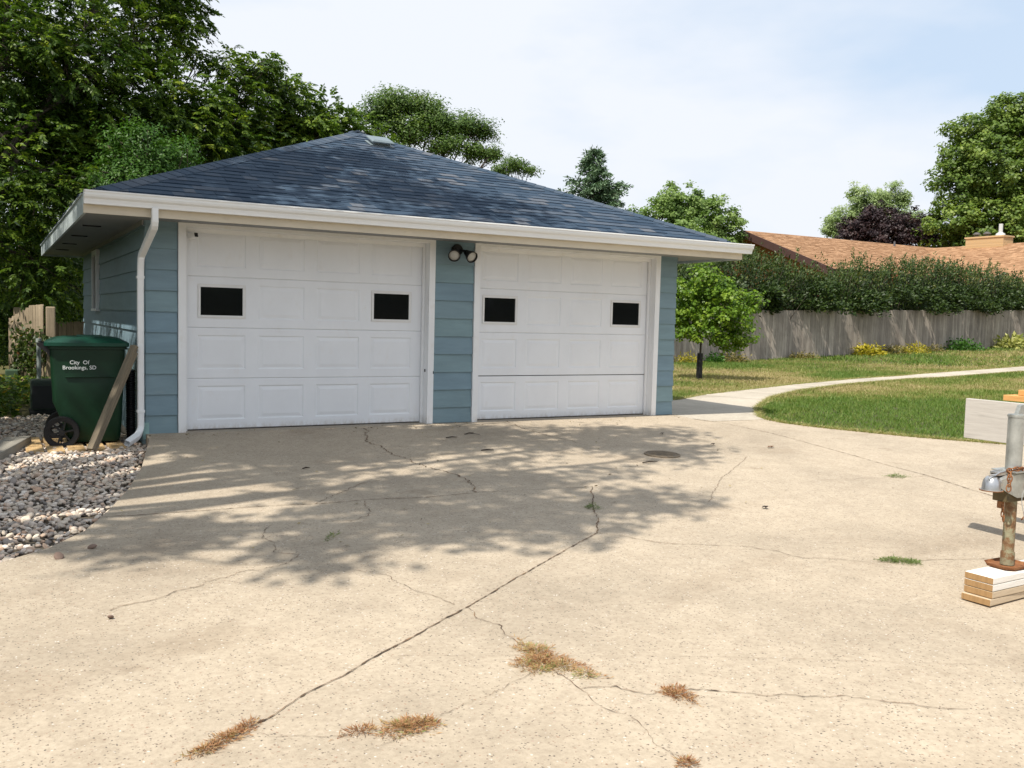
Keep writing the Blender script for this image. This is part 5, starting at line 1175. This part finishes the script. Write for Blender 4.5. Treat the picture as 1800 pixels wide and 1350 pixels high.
weed('flat tan weed mat at the bottom centre', [(-.05, -6.85, .075, .06, 0), (.03, -6.85, .05, .04, -.4)], 2300, M_weed, .5, 3)
weed('thin green sprig left of the flat tan mat', [(-.20, -6.81, .055, .025, 0)], 420, M_weed, .8, 4)
weed('long narrow brown weed strip at the bottom left', [(-.63, -6.66, .09, .030, .5), (-.72, -6.72, .06, .02, .4), (-.55, -6.60, .05, .014, .5)], 1700, M_weed, .2, 5)
weed('flat green weed on the sunny concrete before the stacked blocks', [(3.66, -6.06, .10, .055, -.5), (3.60, -6.02, .05, .03, -.4), (3.71, -6.12, .05, .04, -.4)], 1900, M_weedg, .3, 6, .02)
weed('small green weed in the far fine crack on the right', [(6.18, -4.06, .09, .05, -.3)], 700, M_weedg, .3, 7, .03)
weed('dark green weed where the crack turns in the middle of the drive', [(2.62, -4.14, .04, .05, 0)], 420, M_weedg, .3, 8, .04)
weed('thin yellow grass streak inside the tree shadow', [(.54, -4.24, .09, .012, .9)], 240, M_weedg, .9, 9, .025)
weed('rusty weed bits at the bottom edge of the photo', [(.715, -7.50, .03, .02, 0)], 380, M_weed, 0, 10, .02)

# ------------------------------------------------------------------ trailer at the right edge
M_galv = mat('galvanised', (.46, .47, .45), .42, .75); g = G(M_galv); g.base(g.ramp(g.noise(9, 6, .7), [(.3, (.34, .35, .33)), (.6, (.55, .56, .53))])); g.bump(g.noise(40, 4), .15, .002)
M_chrome = mat('coupler_steel', (.55, .55, .55), .28, .9)
M_rust = mat('rust', (.20, .08, .03), .85, .2); g = G(M_rust); g.base(g.ramp(g.noise(22, 7, .75), [(.3, (.09, .04, .025)), (.5, (.24, .10, .04)), (.7, (.36, .19, .09))])); g.bump(g.noise(60, 5), .5, .003)
M_rustg = mat('rusty_tube', (.2, .15, .08), .7, .3); g = G(M_rustg); g.base(g.ramp(g.noise(14, 7, .75), [(.3, (.07, .05, .035)), (.45, (.22, .12, .06)), (.58, (.30, .30, .20)), (.7, (.42, .25, .14))])); g.bump(g.noise(50, 5), .4, .003)
M_olive = mat('tongue_paint', (.10, .085, .05), .7, .2); g = G(M_olive); g.base(g.ramp(g.noise(8, 6, .7), [(.35, (.06, .05, .03)), (.55, (.16, .12, .06)), (.7, (.24, .11, .05))]))
M_2x6 = wood('block_white', (.66, .62, .55), (.80, .77, .72), 0); M_end = wood('block_end', (.23, .135, .06), (.36, .22, .10), 2)
TY = -6.76
tr = empty('utility_trailer', (3.64, TY, float(D(TY)))); tag(tr, 'galvanised trailer tongue with jack and ball coupler entering at the right edge', 'trailer')
def tb(o): o.location = -Vector(tr.location); return o
mb = MB(); mb.box((3.56, TY-.045, .300), (6.1, TY+.045, .372), bev=.004); mb.box((4.63, TY-.04, .370), (4.70, TY+.04, .403)); mb.box((6.01, TY-.04, .370), (6.06, TY+.04, .403)); tb(mb.build('tongue', M_olive, tr))
mb = MB()   # folded galvanised coupler body, tapering to the cup
secs = [(3.50, .036, .385, .437), (3.56, .044, .355, .455), (3.62, .062, .325, .468), (3.90, .066, .325, .468)]
V = []; F = []
for (x, hw, z0, z1) in secs: V += [(x, TY-hw, z0), (x, TY-hw, z1-.012), (x, TY-hw+.012, z1), (x, TY+hw-.012, z1), (x, TY+hw, z1-.012), (x, TY+hw, z0)]
for i in range(3):
    for k in range(5): F.append((i*6+k, i*6+k+1, i*6+7+k, i*6+6+k))
mb.add(V, F); mb.box((3.58, TY-.075, .466), (3.78, TY+.075, .474), bev=.002); tb(mb.build('coupler_body', M_galv, tr, smooth=True))
mb = MB(); mb.lathe([(.052, .372), (.050, .372), (.048, .40), (.042, .425), (.028, .444), (.012, .452), (0, .453)], 'z', (3.475, TY, 0), 28); mb.lathe([(.058, .366), (.058, .374), (.046, .374), (.046, .366), (.058, .366)], 'z', (3.475, TY, 0), 28)
mb.tube([(3.475, TY, .41), (3.53, TY, .405)], .040, 16); tb(mb.build('ball_cup', M_chrome, tr, smooth=True))
mb = MB(); mb.lathe([(.060, .366), (.062, .370), (.050, .371)], 'z', (3.475, TY, 0), 28); tb(mb.build('cup_rim', M_rust, tr, smooth=True))
mb = MB(); mb.prism([(3.455, .455), (3.50, .470), (3.60, .478), (3.62, .470), (3.60, .456), (3.50, .452)], 'y', TY-.030, TY-.022); mb.prism([(3.50, .470), (3.60, .478), (3.62, .470), (3.60, .456), (3.50, .452)], 'y', TY+.022, TY+.030); mb.box((3.50, TY-.022, .462), (3.60, TY+.022, .468))
mb.tube([(3.42, TY-.02, .455), (3.52, TY-.02, .462)], .005, 6); tb(mb.build('latch', M_chrome, tr))
mb = MB(); mb.lathe([(0, TY-.078), (.018, TY-.078), (.018, TY-.064)], 'y', (3.70, 0, .385), 6); tb(mb.build('bolt', M_rust, tr)); mb = MB(); mb.box((3.555, TY-.012, .262), (3.585, TY+.012, .30)); tb(mb.build('lug', M_rust, tr))
JX = 3.665
jk = MB(); jk.tube([(JX, TY, .475), (JX, TY, .785)], .042, 24); jk.lathe([(.046, .770), (.046, .782), (0, .792)], 'z', (JX, TY, 0), 24); jo = tb(jk.build('jack', M_galv, tr, smooth=True))
mb = MB(); mb.tube([(JX, TY, -.07), (JX, TY, .32)], .032, 20); mb.lathe([(.032, .005), (.037, .004), (.037, -.068)], 'z', (JX, TY, 0), 20); mb.build('inner_tube', M_rustg, jo, smooth=True)
mb = MB(); z0 = -.078; pl_ = [(-.085, -.055), (-.055, -.085), (.055, -.085), (.085, -.055), (.085, .055), (.055, .085), (-.055, .085), (-.085, .055)]
mb.prism([(JX+a*1.15, TY+b) for a, b in pl_], 'z', z0, z0+.006); 
for i in range(8):
    a, b = pl_[i], pl_[(i+1) % 8]; mb.add([(JX+a[0]*1.15, TY+a[1], z0+.006), (JX+b[0]*1.15, TY+b[1], z0+.006), (JX+b[0]*1.28, TY+b[1]*1.1, z0+.018), (JX+a[0]*1.28, TY+a[1]*1.1, z0+.018)], [(0, 1, 2, 3)])
mb.build('foot_plate', M_rust, jo)
mb = MB(); mb.prism([(JX-.005, .785), (JX+.055, .785), (JX+.055, .84), (JX+.02, .835)], 'y', TY-.012, TY+.012); mb.tube([(JX+.02, TY, .81), (JX+.10, TY-.01, .82), (JX+.12, TY-.02, .90)], .009, 8); mb.build('crank', M_galv, jo)
# safety chain: links of bent rod
ch = MB()
cpts = [(3.515, -.074, .372), (3.517, -.074, .41), (3.522, -.074, .446), (3.535, -.066, .470), (3.56, -.03, .478), (3.60, -.055, .487), (3.64, -.06, .488), (3.69, -.055, .480), (3.715, -.06, .455), (3.735, -.08, .42), (3.735, -.085, .38), (3.728, -.085, .34), (3.715, -.085, .30), (3.705, -.08, .26), (3.69, -.075, .225), (3.68, -.06, .20)]
cpts = [Vector((x, TY+dy, z)) for x, dy, z in cpts]; rs = random.Random(2)
dd = [0]
for a, b in zip(cpts[:-1], cpts[1:]): dd.append(dd[-1]+(b-a).length)
def cp(s):
    for i in range(len(dd)-1):
        if s <= dd[i+1]: return cpts[i].lerp(cpts[i+1], (s-dd[i])/(dd[i+1]-dd[i]))
    return cpts[-1]
s = .0; k = 0
while s < dd[-1]-.03:
    a, b = cp(s), cp(s+.034); d = (b-a).normalized(); o_ = d.orthogonal().normalized(); o2 = d.cross(o_); sdv = o_ if k % 2 else o2; sdv = (sdv+.3*o2).normalized(); c = (a+b)/2; pts = []
    for q in range(13):
        an = q/12*2*math.pi; pts.append(c+d*math.cos(an)*.021+sdv*math.sin(an)*.012)
    ch.tube(pts, .0036, 6, cap=False); s += .027; k += 1
tb(ch.build('safety_chain', M_rust, tr, smooth=True))
mb = MB(); pts = []
for q in range(15): an = -.6+q/14*4.1; pts.append((3.715+.028*math.cos(an), TY-.095, .452+.045*math.sin(an)))
mb.tube(pts, .006, 8); tb(mb.build('chain_hook', M_galv, tr, smooth=True))
mb = MB(); pts = []
for q in range(28): an = q/27*5.4+.9; pts.append((3.685+.075*math.cos(an), TY-.10+.01*math.sin(3*an), .285+.13*math.sin(an)))
mb.tube(pts, .0022, 5); tb(mb.build('breakaway_cable', mat('cable', (.45, .45, .43), .4, .6), tr))
# lower chain end
mb = MB()
for q in range(3):
    c = Vector((3.56+.012*(q == 2), TY-.02, .262-.028*q)); mb.tube([c+Vector((math.cos(a*.524)*.012*(1 if q % 2 else .5), math.cos(a*.524)*.008*(0 if q % 2 else 1), math.sin(a*.524)*.019)) for a in range(13)], .0035, 6, cap=False)
tb(mb.build('chain_end', M_rust, tr, smooth=True))
# deck, frame, wheels beyond the frame edge
M_grey = wood('grey_board', (.40, .37, .34), (.50, .47, .43), 1); M_orange = wood('fresh_lumber', (.52, .26, .08), (.66, .36, .13), 1)
mb = MB(); mb.box((4.57, -7.70, .500), (4.61, -5.83, .775), bev=.004)
tb(mb.build('headboard', M_grey, tr))
mb = MB()
for y in (-7.30, -6.30): mb.box((4.62, y-.03, .40), (7.6, y+.03, .47))
for x in (4.62, 6.0, 7.5): mb.box((x, -7.27, .401), (x+.06, -6.33, .469))
tb(mb.build('frame', M_galv, tr))
mb = MB()
for q in range(7): mb.box((4.625, -7.33+q*.152, .472), (7.6, -7.33+q*.152+.145, .497), bev=.002)
tb(mb.build('deck', M_grey, tr))
for y in (-7.45, -6.12):
    wmb = MB(); wmb.lathe([(.15, y-.07), (.24, y-.08), (.27, y-.06), (.28, y), (.27, y+.06), (.24, y+.08), (.15, y+.07), (.15, y-.07)], 'y', (6.3, 0, .03), 36); wo = tb(wmb.build('wheel', M_rubber, tr, smooth=True))
    wmb = MB(); wmb.lathe([(.0, y-.03), (.08, y-.04), (.12, y-.01), (.155, y-.05), (.155, y+.05), (0, y+.05)], 'y', (6.3, 0, .03), 28); wmb.build('rim', M_galv, wo, smooth=True)
mb = MB(); mb.tube([(6.3, -7.4, .03), (6.3, -6.15, .03)], .025, 8); mb.box((6.2, -7.32, .05), (6.4, -7.28, .40)); mb.box((6.2, -6.32, .05), (6.4, -6.28, .40)); tb(mb.build('axle', M_rust, tr))
for i, (dx, dy, lab) in enumerate(((0, 0, 'orange lumber board, lower visible one on the trailer'), (.03, -.09, 'orange lumber board topmost on the trailer stack'))):
    mb = MB(); mb.box((0, -1.70, 0), (.14, 0, .040), bev=.003); o = mb.build('lumber_board', M_orange); o.location = (4.98+dx, -5.84+dy, .753+i*.0425); tag(o, lab, 'board', 'lumber on the trailer')
for i in range(6):
    mb = MB(); mb.box((0, -1.50, 0), (.14, 0, .040), bev=.003); o = mb.build('lumber_board', M_orange); o.location = (5.0, -6.05, .499+i*.0423); tag(o, 'orange lumber board in the stack behind the grey headboard', 'board', 'lumber stacked behind the headboard')
# wooden blocks under the jack
bz = float(D(-6.8)); M_b2 = wood('block_tan', (.40, .30, .19), (.56, .45, .32), 0)
for i, (dx, dy, rz, mm, lab) in enumerate(((-.022, -.003, 1, M_b2, 'bottom wooden block under the jack, stained tan'), (0, 0, 0, M_b2, 'second wooden block from the bottom under the jack'), (0, 0, 0, M_2x6, 'third wooden block from the bottom, white-painted side'), (0, 0, 0, M_2x6, 'top wooden block with white painted face carrying the jack foot'))):
    mb = MB(); mb.box((0, -.082, 0), (.60, .082, .0350), bev=.0025); o = mb.build('wooden_block', [mm, M_end]); 
    for f_ in o.data.polygons:
        if abs(f_.normal.x) > .9: f_.material_index = 1
    o.location = (3.352+dx, -6.80+dy, bz+.004+i*.0385); o.rotation_euler = (0, 0, R(2+rz*1.5)); tag(o, lab, 'block', 'wooden blocks under the jack')
